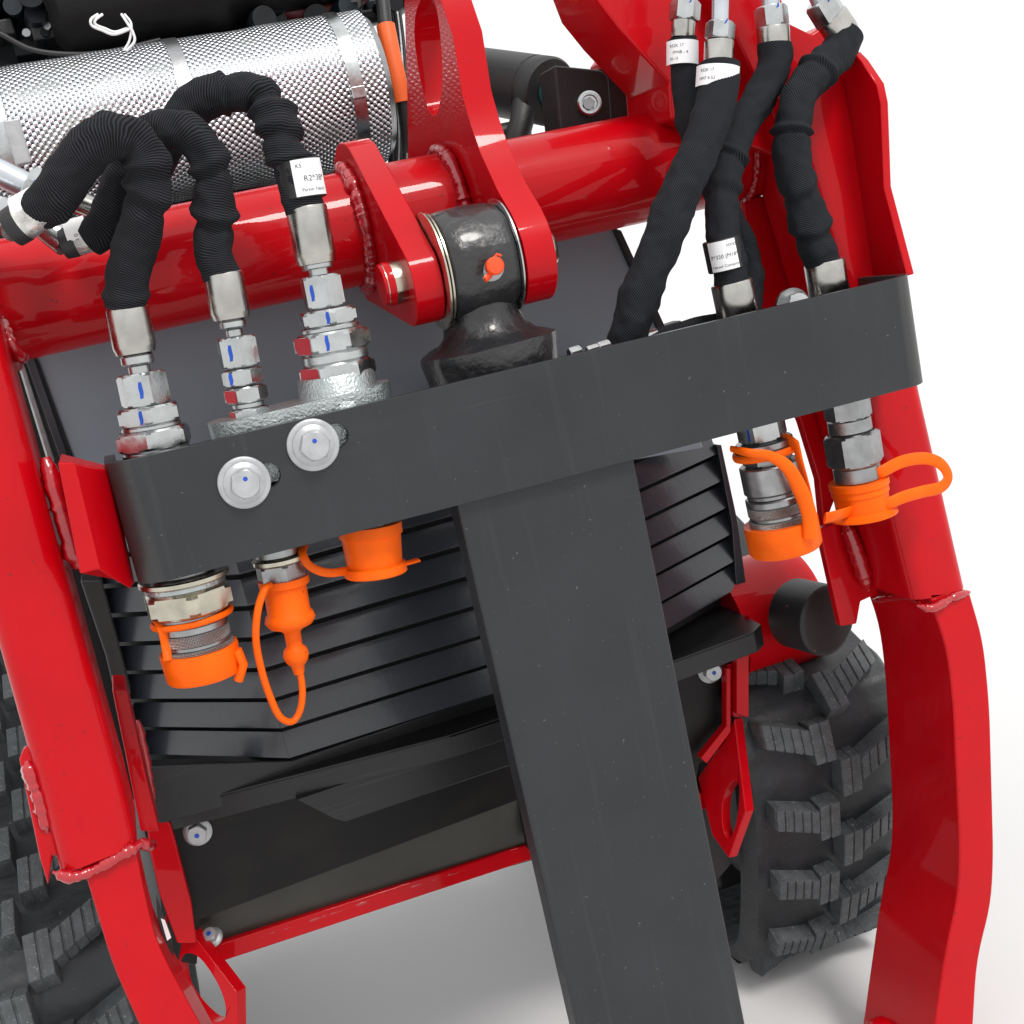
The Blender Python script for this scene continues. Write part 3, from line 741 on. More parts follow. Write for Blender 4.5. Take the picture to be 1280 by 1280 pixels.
cap5 = thing('dust_cap', 'orange dust cap with a flat loop strap sticking out over the right arm', 'dust cap', W(1075, 625, .052), 'orange dust caps on the couplings')
A = atE(600); s = S(1, A); H = (atE(640) - A).length
lathe('cap', A, axE, [(0, 30 * s), (0, 37 * s), (H * .2, 37 * s), (H * .24, 35 * s), (H * .42, 35.5 * s), (H * .44, 34 * s), (H * .95, 33 * s), (H, 36 * s), (H + .003, 42 * s), (H + .0045, 42 * s), (H + .005, 38 * s)], ORNG, cap5, seg=56)
strap(cap5, P3([(1086, 599, .045), (1102, 590, .032), (1128, 577, .035), (1156, 573, .04), (1176, 580, .04), (1185, 596, .04), (1176, 609, .038), (1152, 615, .034), (1128, 622, .03), (1106, 632, .032), (1088, 638, .05)]), .0115, .0036, ref=(0, -.75, 1))
strap(cap5, P3([(1066, 638, .045), (1048, 644, .024), (1031, 648, .022)]), .012, .0034, ref=(0, -.6, 1))

# -------- text on tubes
def text_mesh(body, size):
    cu = bpy.data.curves.new('t', 'FONT'); cu.body = body; cu.size = size; cu.align_x = 'LEFT'
    o = bpy.data.objects.new('t', cu); sc.collection.objects.link(o)
    dg = bpy.context.evaluated_depsgraph_get(); me = bpy.data.meshes.new_from_object(o.evaluated_get(dg))
    V = [v.co.copy() for v in me.vertices]; Fc = [tuple(p.vertices) for p in me.polygons]
    bpy.data.objects.remove(o); bpy.data.curves.remove(cu); bpy.data.meshes.remove(me)
    return V, Fc
def wrap_label(parent, P, up, r_, hgt, arc0, arc1, lines=(), m=WHITE, ref=None, r_top=None, th=.0004):
    """cylindrical sticker: axis through P along up; arc in radians left(-)/right(+) of the direction facing the viewer"""
    a = Vector(up).normalized(); e1 = (CAM - P); e1 = (e1 - a * e1.dot(a)).normalized(); e2 = a.cross(e1)
    V = []; Fc = []; n_ = 18
    for k in range(n_ + 1):
        th_ = arc0 + (arc1 - arc0) * k / n_; d_ = e1 * cos(th_) + e2 * sin(th_)
        for h_ in (-hgt / 2, hgt / 2):
            for q in (r_, r_ + th): V.append(P + a * h_ + d_ * q)
    for k in range(n_):
        b = k * 4; Fc += [(b + 1, b + 5, b + 7, b + 3), (b, b + 2, b + 6, b + 4), (b, b + 4, b + 5, b + 1), (b + 2, b + 3, b + 7, b + 6)]
    lb = make('label', V, Fc, m, parent)
    VV = []; FF = []
    for (tx, size, x_, y_) in lines:
        tv, tf = text_mesh(tx, size); b = len(VV)
        for v in tv:
            th_ = arc0 + (v.x + x_) / r_; d_ = e1 * cos(th_) + e2 * sin(th_)
            VV.append(P + a * (hgt / 2 - y_ + v.y) + d_ * (r_ + th + .00012))
        FF += [tuple(i + b for i in q) for q in tf]
    if VV: make('lettering', VV, FF, INK, lb, flat=True)
    return lb

# -------- hoses
def hose(label, pts, rad, m, seed, folds=(), loc=None, calm=False):
    t_ = thing('hydraulic_hose', label, 'hose', loc or W(*pts[-1]), 'hydraulic hoses in black fabric sleeves')
    pa = spline(P3(pts), 22)
    TL = sum((pa[i + 1] - pa[i]).length for i in range(len(pa) - 1))
    def rr(s, t): return rad
    def wr(p, s, th, d_):
        v = .0026 * noise.noise(Vector((p.x * 40 + seed, p.y * 40, p.z * 40)) + d_ * 1.1)
        v += .0014 * noise.noise(p * 110 + d_ * 2.2)
        for (fs, wd, am, ph) in folds:
            x = (s - fs) / wd
            x += .45 * sin(th + ph)
            v += am * math.exp(-x * x * 4) - am * .7 * math.exp(-(x - .8) ** 2 * 6)
        return v * max(.0, min(1, (s - .024) / .03 if calm else s / .012)) * max(0, min(1, (TL - s) / .010))
    sweep('sleeve', pa, rr, m, t_, seg=40, wr=wr)
    return t_
def ferr(parent, items, a, b, y): return stack(parent, W(a[0], a[1], y), W(b[0], b[1], y), items, a[1], b[1])

h1 = hose('black ribbed hose arching to the leftmost zinc coupling', [(48, 262, .04), (68, 246, .03), (92, 212, .02), (116, 180, .01), (150, 168, .008), (176, 186, .014), (186, 224, .02), (180, 268, .026), (168, 308, .036), (160, 345, .042), (158, 386, Yc)], .0158, RIBB, 1,
          folds=[(.085, .010, .002, .5), (.112, .010, .0030, 2.6), (.135, .010, .0030, 2.6), (.215, .008, .002, 1), (.245, .005, .0032, 4), (.262, .004, -.002, 4)])
ferr(h1, [('ferrule', 384, 441, 54, SLEEVE), ('cyl', 441, 453, 41, ZINC), ('cyl', 453, 466, 27, ZINC)], (158, 385), (236, 752), Yc)
h2 = hose('black ribbed hose in the middle of the three arches, ending at the slim coupling', [(112, 297, .075), (130, 285, .07), (144, 255, .065), (156, 215, .06), (176, 180, .054), (206, 162, .047), (238, 168, .04), (260, 200, .04), (266, 240, .042), (268, 285, .045), (268, 318, Yc), (278, 346, Yc)], .0148, RIBB, 2,
          folds=[(.15, .009, .0035, 1), (.185, .009, .0035, 3), (.262, .006, .0038, 2.4), (.277, .004, -.0022, 2)])
ferr(h2, [('ferrule', 341, 398, 50, SLEEVE), ('cyl', 398, 408, 33, ZINC), ('cyl', 408, 419, 21, ZINC)], (279, 345), (352, 720), Yc)
h3 = hose('black ribbed hose with a white label, highest of the three arches', [(190, 210, .10), (220, 158, .09), (248, 128, .08), (290, 116, .07), (326, 122, .06), (346, 152, .052), (358, 190, .048), (372, 228, Yc), (382, 264, Yc)], .0155, RIBB, 3,
          folds=[(.085, .005, .002, 1), (.12, .010, -.005, 3.2), (.145, .010, .0035, 3.5), (.168, .006, .003, 3)])
axh, ath = ferr(h3, [('ferrule', 258, 328, 52, SLEEVE), ('cyl', 326, 333, 40, ZINC), ('cyl', 331, 342, 27, ZINC)], (383, 262), (467, 690), Yc)
lp = W(376, 225, Yc)
lathe('label_band', lp + axh * .0145, -axh, [(0, .0165), (.001, .0176), (.028, .0176), (.029, .0165)], PLAS, h3, seg=48)
wrap_label(h3, lp, -axh, .0178, .027, -.30, 1.25, [('K5', .0042, .003, .0062), ('R2*38*', .0062, .0075, .0165), ('Parker Fabric', .0036, .005, .0238)])

h4 = hose('black hose at the far left of the right group, mostly hidden behind its neighbour', [(853, 48, .085), (856, 80, .085), (858, 110, .085), (862, 150, .085), (876, 195, .085), (896, 240, .085), (918, 285, .085), (934, 325, .085), (938, 365, .08), (930, 410, .075)], .0125, TWIL, 4, calm=True)
h5 = hose('black twill hose running diagonally down left behind the bracket', [(900, 80, .04), (899, 105, .038), (890, 145, .034), (868, 200, .03), (846, 250, .03), (828, 300, .032), (808, 350, .036), (792, 395, .042), (780, 440, .05)], .0168, TWIL, 5, calm=True)
h6 = hose('black twill hose with a white label above the knurled quick coupling', [(968, 55, .07), (968, 80, .07), (957, 110, .068), (932, 150, .062), (914, 188, .055), (904, 225, .05), (902, 262, .048), (905, 300, Yc), (912, 330, Yc), (914, 356, Yc)], .0150, TWIL, 6,
          folds=[(.115, .006, .0030, .3), (.145, .010, .002, 2)])
h7 = hose('black twill hose bent sideways, rightmost of the right group', [(1058, 42, .062), (1046, 66, .058), (1022, 92, .052), (1000, 118, .048), (992, 150, .046), (990, 185, .046), (996, 222, .046), (1006, 262, .048), (1018, 300, .050), (1028, 330, .052)], .0158, TWIL, 7,
          folds=[(.052, .006, .0028, 1), (.112, .0045, .0034, 0), (.155, .012, .0020, 3), (.195, .010, .0026, 4)])
ax6, at6 = ferr(h6, [('ferrule', 352, 400, 52, SLEEVE)], (914, 353), (978, 665), Yc)
ferr(h7, [('ferrule', 326, 374, 51, SLEEVE)], (1030, 326), (1073, 600), .052)
lathe('label_band', W(905, 318, Yc) + ax6 * .0135, -ax6, [(0, .0155), (.001, .0163), (.026, .0163), (.027, .0155)], PLAS, h6, seg=48)
wrap_label(h6, W(905, 318, Yc), -ax6, .0165, .025, -.8, .72, [('HX42', .0036, .0165, .0058), ('P*320 (M18*', .0046, .0015, .0145), ('Hansel Company', .0034, .0015, .0222)])
h6b = None

# pipes, nuts and ferrules above the right hoses
def pipe_end(hose_t, tube, nut_, fer, y, label=None):
    (a, b, wd) = tube
    A, B = W(*a, y), W(*b, y); ax = (B - A).normalized()
    sweep('pipe', [A, A + (B - A) * .5, B], S(wd / 2, B), PIPE, hose_t, seg=28)
    (a, b, wd) = nut_
    A, B = W(*a, y), W(*b, y); nut('hex_nut', A, B - A, S(wd / 2, A) * 1.03, (B - A).length, ZINC, hose_t, rot=.25, ref=(-.1, -1, .2))
    dd = (B - A).normalized(); tr = dd.cross(Vector((0, -1, 0))).normalized(); q = A + dd * (B - A).length * .12 + Vector((0, -S(wd / 2, A) * .93, 0))
    (c0, c1, w3) = fer
    A, B = W(*c0, y), W(*c1, y); r_ = S(w3 / 2, A)
    lathe('ferrule', A, B - A, [(0, r_ * .85), (.001, r_ * .98), (.002, r_), ((B - A).length * .8, r_), ((B - A).length, r_ * .94)], SLEEVE, hose_t, seg=44)
    pm = [q + tr * x + dd * z for x, z in ((-.0022, .002), (.0002, -.0025), (.0024, .002), (.0008, .0012))]
    V, Fc = prism_data(pm, (0, -.0004, 0)); make('paint_mark', V, Fc, BLUE, hose_t)
pipe_end(h4, ((857, -50), (856, 5), 26), ((857, 2), (855, 27), 38), ((855, 25), (853, 48), 31), .085)
pipe_end(h5, ((902, -60), (900, 34), 21), ((901, 28), (899, 50), 36), ((899, 50), (898, 84), 37), .04)
pipe_end(h6, ((959, -60), (964, 16), 23), ((963, 8), (966, 35), 41), ((966, 33), (968, 62), 41), .07)
pipe_end(h7, ((1008, -40), (1030, 12), 24), ((1024, 0), (1040, 26), 42), ((1038, 20), (1056, 46), 42), .062)
# second sheath under the first pipe
wrap_label(h4, W(853, 68, .085), W(853, 48, .085) - W(853, 88, .085), .0140, .0195, -1.25, 1.25, [('RS2K 17', .0036, .006, .006), ('FM4B - 4', .0036, .009, .0115), ('20-13', .0034, .006, .0165)])
wrap_label(h5, W(897, 98, .04), W(899, 70, .04) - W(896, 120, .04), .0182, .0165, -1.3, 1.25, [('RS2K 17', .0036, .008, .006), ('HM7 4-52', .0036, .007, .0125)])

# left pipes that end in the two foil wrapped hose ends
def left_end(hose_t, a, b, y0, y1, wd):
    A, B = W(*a, y0), W(*b, y1); ax = (B - A).normalized(); r_ = S(wd / 2, A)
    L2 = (B - A).length
    lathe('ferrule', A, ax, [(-.005, r_ * .8), (-.004, r_ * .97), (.004, r_), (.006, r_ * .96)], PLAS, hose_t, seg=40)
    lathe('foil_wrap', A, ax, [(.006, r_ * .97), (L2 * .5, r_ * .94), (L2, r_ * .98)], FILM, hose_t, seg=40)
left_end(h1, (20, 282), (58, 258), .045, .036, 50)
left_end(h2, (86, 303), (124, 293), .078, .073, 40)
lb = wrap_label(h1, W(42, 262, .042), W(20, 282, .045) - W(56, 262, .037), .0148, .020, -.6, 1.3)
lb = wrap_label(h2, W(100, 291, .078), W(86, 301, .078) - W(120, 292, .074), .0142, .016, -.9, .9, [('24 0', .0045, .005, .009)])
sweep('pipe', P3([(-60, 190, .10), (0, 216, .10), (36, 234, .10)]), .0105, PIPE, h3, seg=28)
nut('hex_nut', W(32, 230, .10), W(70, 250, .10) - W(32, 230, .10), .0165, .022, ZINC, h3, rot=.3)
V, Fc = prism_data(P3([(42, 225, .082), (60, 229, .082), (60, 236, .082), (43, 231, .082)]), (0, .0006, 0)); make('paint_mark', V, Fc, BLUE, h3)
sweep('pipe', P3([(-60, 260, .08), (-20, 262, .075), (8, 270, .06), (22, 282, .05)]), .013, ZINC, h1, seg=24)
sweep('pipe', P3([(40, 268, .09), (66, 290, .085), (84, 304, .08)]), .011, ZINC, h2, seg=24)
sweep('pipe', P3([(96, 252, .11), (120, 262, .11), (150, 272, .11)]), .009, SLEEVE, h2, seg=20)

# the small black hose end lying right of the post, behind the bracket edge
hx = thing('hose_elbow', 'small black hose end lying along the bracket top edge between two hoses', 'hose', W(850, 415, .07))
sweep('sleeve', spline(P3([(806, 428, .07), (828, 418, .07), (850, 412, .07), (872, 405, .072), (900, 400, .075)]), 8), .0065, TWIL, hx, seg=20)
nut('hex_nut', W(804, 424, .07), (W(826, 417, .07) - W(804, 424, .07)), .006, .014, ZINC, hx)
fx = thing('pipe_fitting', 'row of small zinc fittings peeping over the bracket right of the swivel eye', 'fitting', W(728, 440, .04))
for a, b, r_ in ((712, 445, 10), (734, 440, 7), (748, 437, 9)):
    c = W(a, b, .03); nut('fitting_nut', c, (1, 0, .05), S(r_, c), S(16, c), ZINC, fx, rot=.3)

# ================================================================== GREY HOOD, GRILLE, FRONT PANEL
hd = thing('engine_hood', 'smooth slate grey engine hood panel behind the cross tube', 'hood', (-.02, .29, .1))
plateY('hood_panel', [(20, 400), (48, 455), (92, 574), (132, 690), (880, 560), (832, 412), (775, 290), (752, 235)], .268, .012, HOOD, hd, bevel=.003)
plateY('hood_edge', [(24, 400), (44, 452), (86, 574), (118, 660), (112, 660), (76, 575), (34, 455), (14, 400)], .262, .05, BLK, hd, bevel=.001)
plateY('side_skirt', [(0, 420), (60, 440), (130, 690), (196, 1000), (150, 1000), (60, 720)], .43, .03, PANEL, hd, bevel=.002)
plateY('side_rail', [(12, 430), (32, 456), (70, 576), (60, 580), (24, 462), (4, 440)], .29, .02, STEEL, hd, bevel=.002)
plateY('hood_edge', [(768, 285), (777, 288), (834, 413), (826, 416)], .26, .04, BLKM, hd, bevel=.001)

gr = thing('radiator_grille', 'black louvred radiator grille folded into three facets under the hood', 'grille', (-.02, .3, -.1))
GP = [(-.343, .385), (-.206, .238), (.163, .234), (.340, .322)]     # plan of the folded louvres
def slat(z):
    # section: leaning blade, upper edge set back
    def pl(off, dz):
        res = []
        for i, (x, y) in enumerate(GP): res.append(Vector((x, y + off, z + dz)))
        return res
    rows = [pl(0, 0), pl(.0002, .0022), pl(.0105, .0250), pl(.0130, .0244), pl(.008, .0020), pl(.006, -.0002)]
    V = [p for r_ in rows for p in r_]; Fc = []
    nr = len(rows)
    for i in range(nr):
        for k in range(3):
            a = i * 4 + k; b = ((i + 1) % nr) * 4 + k; Fc.append((a, a + 1, b + 1, b))
    Fc.append(tuple(i * 4 for i in range(nr))); Fc.append(tuple(i * 4 + 3 for i in reversed(range(nr))))
    return V, Fc
zbot = W(365, 947, .238).z
pitch = .0315
V, Fc = slat(0)
first = make('slat', [v + Vector(gr.location) for v in V], Fc, BLK, gr, bevel=.0007, ang=30)
first.location = Vector((0, 0, zbot)) - Vector(gr.location)
for k in range(1, 10):
    o = first.copy(); sc.collection.objects.link(o); o.parent = gr; o.location = Vector((0, 0, zbot + k * pitch)) - Vector(gr.location)
# dark core behind the slats and the side cheeks
def wall(name, pl, z0, z1, th, m, par, bevel=.001):
    pts = [Vector((x, y, z0)) for x, y in pl] + [Vector((x, y + th, z0)) for x, y in reversed(pl)]
    V, Fc = prism_data(pts, (0, 0, z1 - z0)); return make(name, V, Fc, m, par, bevel=bevel)
wall('radiator_core', [(x, y + .03) for x, y in GP], zbot - .02, zbot + .31, .02, PLAS, gr)
plateY('side_frame', [(96, 690), (120, 690), (130, 740), (186, 985), (172, 985), (150, 880), (112, 740)], .36, .03, BLKM, gr, bevel=.001)
plateY('side_frame', [(896, 556), (902, 556), (922, 650), (938, 770), (930, 785), (921, 740), (915, 655)], .318, .05, BLK, gr, bevel=.001)
ch = thing('chassis_front', 'black front panel framed by red chassis bars with two towing eyes', 'chassis', (-.02, .3, -.35))
plateY('grille_sill', [(178, 958), (365, 950), (625, 862), (625, 905), (470, 962), (300, 1004), (200, 1030), (186, 1020), (176, 985)], .262, .02, SILL, ch, bevel=.0025)
SZ = zbot - .022
sp_ = [(GP[0][0], .30), (GP[1][0] + .03, .205), (GP[2][0], .205), (.335, .262), (.346, .275), (.346, .33), (GP[0][0], .40)]
# shelf sheet below the louvres (horizontal) with a folded lip
sillpts = [(-.338, .385), (-.345, .30), (-.335, .272), (-.05, .222), (.18, .222), (.302, .232), (.318, .246), (.326, .40), (.16, .34), (-.2, .34)]
V, Fc = prism_data([Vector((x, y, SZ - .004)) for x, y in sillpts], (0, 0, .004)); make('sill_plate', V, Fc, SILL, ch, bevel=.001)
lip = [(-.345, .30), (-.335, .272), (-.05, .222), (.18, .222), (.302, .232), (.318, .246)]
pts = [Vector((x, y, SZ - .024)) for x, y in lip] + [Vector((x, y + .004, SZ - .024)) for x, y in reversed(lip)]
V, Fc = prism_data(pts, (0, 0, .0235)); make('sill_lip', V, Fc, SILL, ch, bevel=.001)
plateY('catch_plate', [(370, 1000), (480, 962), (486, 944), (640, 898), (645, 955), (432, 1028), (418, 1024)], .240, .012, SILL, ch, bevel=.002)
plateY('front_panel', [(205, 1020), (640, 880), (900, 830), (910, 925), (875, 955), (860, 1030), (660, 1062), (648, 1000), (250, 1150), (246, 1206), (212, 1200)], .285, .008, PANEL, ch, bevel=.001)
# slanted lower fold of the panel
a0, a1, b0, b1 = W(222, 1112, .285), W(860, 930, .285), W(250, 1192, .31), W(880, 1015, .31)
V, Fc = prism_data([a0, a1, b1, b0], (0, .004, 0)); make('panel_fold', V, Fc, OLIV, ch, bevel=.0008)
plateY('chassis_bar', [(262, 1184), (652, 1058), (900, 985), (905, 1005), (655, 1078), (285, 1200), (262, 1205)], .30, .05, RED, ch, bevel=.002)
weld('weld_bead', P3([(284, 1183, .302), (400, 1146, .302), (520, 1106, .302), (650, 1064, .302)]), .0022, ch, 31, n_=24)
# left side post of the chassis
plateY('chassis_post', [(182, 1000), (214, 1030), (240, 1130), (246, 1180), (222, 1180), (200, 1120), (186, 1060)], .268, .02, RED, ch, bevel=.002)
weld('weld_bead', P3([(172, 900, .25), (184, 960, .25), (192, 1010, .25)]), .0045, ch, 32)
plateY('chassis_post', [(140, 862), (158, 862), (184, 975), (200, 1040), (176, 1040), (158, 950)], .15, .05, RED, ch, bevel=.002)
plateY('chassis_cheek', [(100, 725), (126, 725), (164, 868), (146, 880), (132, 820)], .25, .03, BLKM, ch, bevel=.002)
# left towing eye: plate that leans outwards, hole through it
def eye(pxs, y0s, th, hole, par, vec):
    pts = [W(a, b, c) for (a, b), c in zip(pxs, y0s)]
    pl = pts
    # fit plane by first three and put every corner and the hole on it
    n_ = (pl[1] - pl[0]).cross(pl[2] - pl[0]).normalized()
    def onp(a, b): d = ray(a, b); return CAM + d * ((pl[0] - CAM).dot(n_) / d.dot(n_))
    if n_.x < 0: n_ = -n_
    V, Fc = prism_data([onp(a, b) for a, b in pxs], n_ * th, [smooth_closed([onp(a, b) for a, b in hole], 4)])
    return make('towing_eye', V, Fc, RED, par, bevel=.0018)
eye([(212, 1130), (296, 1240), (297, 1330), (245, 1330), (212, 1250), (200, 1165)], [.300, .235, .225, .27, .30, .31], .015,
    [(224, 1206), (232, 1192), (250, 1198), (270, 1226), (281, 1254), (280, 1274), (264, 1276), (244, 1258), (228, 1234)], ch, None)
# right towing eye and its upright
plateY('chassis_post', [(908, 832), (934, 828), (944, 805), (938, 770), (930, 790), (926, 830), (924, 893), (930, 897), (917, 897), (909, 870)], .268, .012, RED, ch, bevel=.0015)
plateY('chassis_post', [(921, 822), (936, 818), (936, 897), (921, 893)], .255, .012, RED, ch, bevel=.0015)
plateY('chassis_post', [(908, 835), (914, 835), (914, 915), (884, 955), (876, 948), (908, 908)], .262, .012, RED, ch, bevel=.0015)
eye([(918, 898), (932, 1014), (911, 1073), (890, 1044), (872, 972), (905, 926)], [.265, .235, .25, .27, .31, .28], .014,
    [(903, 1008), (908, 988), (919, 976), (924, 990), (920, 1026), (912, 1048), (904, 1036)], ch, None)
plateY('chassis_cheek', [(850, 940), (905, 925), (915, 1080), (880, 1120)], .32, .01, BLKM, ch, bevel=.0015)

def small_bolt(px, py, y, r_, par, ax=(0, -1, 0)):
    c = W(px, py, y); ax = Vector(ax).normalized(); s = S(r_, c)
    lathe('bolt_flange', c, ax, [(0, s), (.0015, s), (.004, s * .72), (.0041, s * .5)], WASH, par, seg=32, ang=45)
    nut('bolt_head', c + ax * .0038, ax, s * .72, s * .75, WASH, par, rot=.2, ref=(0, 0, 1))
    lathe('marker_dot', c + ax * (.0039 + s * .75), ax, [(0, .0025), (.0003, .0022)], BLUE, par, seg=10)
small_bolt(247, 1039, .284, 18, ch, (-.1, -1, .1)); small_bolt(887, 838, .284, 16, ch, (-.1, -1, .1))
small_bolt(266, 1172, .288, 13, ch, (-.2, -.6, .8))
# black sticker on the inside of the lower left arm
st = W(197, 1125, .07)
V, Fc = prism_data([W(196, 1120, .07), W(203, 1140, .07), W(215, 1168, .072), (W(218, 1205, .075)), W(206, 1180, .073), W(198, 1150, .07)], (-.0004, .0006, 0)); make('sticker', V, Fc, PLAS, lf)
V, Fc = prism_data([W(201, 1148, .0695), W(206, 1150, .0695), W(214, 1172, .071), W(209, 1176, .071), W(206, 1166, .071)], (0, .0003, 0)); make('sticker_print', V, Fc, WHITE, lf)

# red axle tube with its rubber stop
ax_ = thing('axle_tube', 'thick red axle tube ending behind the round black rubber stop', 'axle tube', W(960, 770, .36))
cA_ = W(968, 762, .36)
lathe('tube', cA_ - Vector((.16, 0, 0)), (1, 0, 0), [(.085, .072), (.155, .072), (.182, .072), (.192, .068), (.197, .060), (.198, .02)], RED, ax_, seg=64)
rs = thing('rubber_stop', 'round black rubber stop with worn face on the end of the red axle tube', 'bumper', W(1028, 775, .22))
c0 = W(1036, 776, .215)
lathe('stop_body', c0, Vector((-.22, 1, .02)), [(0, .034), (.0015, .038), (.003, .0392), (.052, .0392), (.054, .038)], RUBB, rs, seg=64)

# ================================================================== TRACKS
TP = [Vector((0, a, b)) for a, b in [(1.10, -.14), (.95, -.115), (.80, -.125), (.66, -.175), (.50, -.245), (.36, -.305), (.285, -.335), (.248, -.375), (.242, -.43), (.256, -.51), (.283, -.60),
      (.322, -.69), (.365, -.735), (.43, -.755), (.60, -.762), (.90, -.762), (1.10, -.74), (1.20, -.62), (1.24, -.45), (1.20, -.25)]]
def track(x0, x1, label, s0):
    t_ = thing('rubber_track', label, 'rubber track', ((x0 + x1) / 2, .45, GZ))
    O = smooth_closed(TP, 6); n_ = len(O); V = []; Fc = []
    NV = []
    for i in range(n_):
        tg = (O[(i + 1) % n_] - O[i - 1]).normalized(); NV.append(Vector((0, tg.z, -tg.y)) * -1)
    if NV[40].y > 0: NV = [-v for v in NV]
    xsec = [(x0, -.012), (x0 + .010, 0), (x0 + (x1 - x0) * .30, 0), (x0 + (x1 - x0) * .5, -.002), (x0 + (x1 - x0) * .7, 0), (x1 - .010, 0), (x1, -.012)]
    ns = len(xsec)
    for i in range(n_):
        a = O[i] - NV[i] * .016
        for (x, d_) in xsec: V.append(a + NV[i] * (d_ + .0012 * sin(i * 1.3)) + Vector((x, 0, 0)))
        b = O[i] - NV[i] * .040; V.append(b + Vector((x1, 0, 0))); V.append(b + Vector((x0, 0, 0)))
    m_ = ns + 2
    for i in range(n_):
        j = (i + 1) % n_
        for k in range(m_):
            k2 = (k + 1) % m_; Fc.append((i * m_ + k, i * m_ + k2, j * m_ + k2, j * m_ + k))
    make('belt', V, Fc, RUB, t_, ang=40)
    lathe('idler_wheel', (x0 + .03, .42, -.50), (1, 0, 0), [(0, .03), (.001, .10), (.012, .125), (.02, .128), (x1 - x0 - .06, .128), (x1 - x0 - .05, .05)], PLAS, t_, seg=48)
    box('roller_frame', (x0 + .03, .47, -.68), (x1 - .03, 1.1, -.36), PLAS, t_, bevel=.01)
    w_ = (x1 - x0) / 2 - .022
    def lug_mesh(hand):
        prt = []
        nrib = 5; bw = w_ * .30; rw = (w_ - bw - .006) / nrib
        def slab(u0, u1, v0, v1, hgt, sk=0):
            tp = .0012
            Vv = [Vector(p) for p in ((u0, v0, -.008), (u1, v0 + sk, -.008), (u1, v1 + sk, -.008), (u0, v1, -.008),
                                      (u0 + .0005, v0 + tp, hgt), (u1 - .0005, v0 + tp + sk, hgt), (u1 - .0005, v1 - tp + sk, hgt), (u0 + .0005, v1 - tp, hgt))]
            return Vv, [(0,3,2,1),(4,5,6,7),(0,1,5,4),(1,2,6,5),(2,3,7,6),(3,0,4,7)]
        hh = .020
        prt.append(slab(.002, .002 + bw * .49, -.030, .020, hh)); prt.append(slab(.0022 + bw * .49 + .0008, .002 + bw, -.0294, .0206, hh - .0005))
        for k in range(nrib):
            u0 = .003 + bw + k * rw; vo = .0 + k * .0052
            prt.append(slab(u0, u0 + rw - .0009, vo - .017, vo + .015, hh - .0004 * (k % 2), .0046))
        prt.append(slab(.0025, bw, -.0292, .0195, hh - .0022))
        prt.append(slab(bw, w_ - .003, -.0165, .0145, hh - .0022, .0052 * nrib))
        # sloping foot around the lug
        V, Fc = merge(prt)
        fv = [(-.004, -.040, -.008), (w_, -.028, -.008), (w_, .052, -.008), (-.004, .031, -.008), (.002, -.031, .008), (w_ - .006, .002, .008), (w_ - .006, .040, .008), (.002, .021, .008)]
        foot = ([Vector((a * hand, b, c)) for a, b, c in fv], [(0,3,2,1),(4,5,6,7),(0,1,5,4),(1,2,6,5),(2,3,7,6),(3,0,4,7)])
        return [Vector((v.x * hand, v.y, v.z)) for v in V], Fc, foot
    cum = [0.]
    for i in range(1, n_): cum.append(cum[-1] + (O[i] - O[i - 1]).length)
    xm = (x0 + x1) / 2
    for hand, off in ((-1, 0.), (1, .052)):
        V, Fc, foot = lug_mesh(hand); proto = None
        st = s0 + off - .104 * 6
        for q in range(16):
            sv = st + q * .104
            if sv < .05 or sv > cum[-1] * .62: continue
            i = max(k for k in range(n_) if cum[k] <= sv); f = (sv - cum[i]) / (cum[i + 1] - cum[i])
            p = O[i].lerp(O[i + 1], f); nv = NV[i].lerp(NV[i + 1], f).normalized(); vv = Vector((0, nv.z, -nv.y))
            if proto is None:
                o = proto = make('tread_lug', [v + Vector(t_.location) for v in V], Fc, RUBL, t_, bevel=.0012, bseg=2, ang=30)
                o2 = proto2 = make('lug_foot', [v + Vector(t_.location) for v in foot[0]], foot[1], RUB, t_, bevel=.002)
            else:
                o = proto.copy(); sc.collection.objects.link(o); o.parent = t_
                o2 = proto2.copy(); sc.collection.objects.link(o2); o2.parent = t_
            M = Matrix(((1, vv.x, nv.x), (0, vv.y, nv.y), (0, vv.z, nv.z))).to_4x4()
            pos = p - nv * .016 + Vector((xm, 0, 0))
            o.matrix_local = Matrix.Translation(pos - Vector(t_.location)) @ M
            o2.matrix_local = o.matrix_local.copy()
    return t_
def sarc(zz):
    O = smooth_closed(TP, 6); c_ = 0
    for i in range(1, 80):
        c_ += (O[i] - O[i - 1]).length
        if O[i].z < zz: return c_
track(.268, .490, 'black rubber track with worn ribbed lugs behind the right red arm', sarc(-.40))
track(-.600, -.385, 'black rubber track with worn ribbed lugs at the lower left behind the red arm', sarc(-.345) - .052)

# ================================================================== CYLINDER AT TOP
cy = thing('hydraulic_cylinder', 'black hydraulic cylinder lying behind the tall red lug with a forked rod end', 'hydraulic cylinder', W(660, 110, .34))
Ya = .34
a, b = W(585, 98, Ya + .12), W(690, 115, Ya - .02); axc = (b - a).normalized(); L3 = (b - a).length; rc = S(42, b)
lathe('barrel', a, axc, [(0, rc), (L3 - .026, rc), (L3 - .025, rc * .95), (L3 - .022, rc * .95), (L3 - .021, rc), (L3 - .004, rc), (L3, rc * .93), (L3 + .0005, rc * .4)], PLAS, cy, seg=56)
lathe('seal', b - axc * .0008, axc, [(0, rc * .50), (.0025, rc * .50), (.003, rc * .44)], mat('seal_green', (.01, .12, .11), .4), cy, seg=40)
lathe('rod', b, axc, [(0, rc * .42), (.04, rc * .42)], STEEL, cy, seg=32)
plateY('clevis', [(692, 81), (752, 87), (762, 97), (766, 150), (700, 165)], .245, .045, PLAS, cy, bevel=.003)
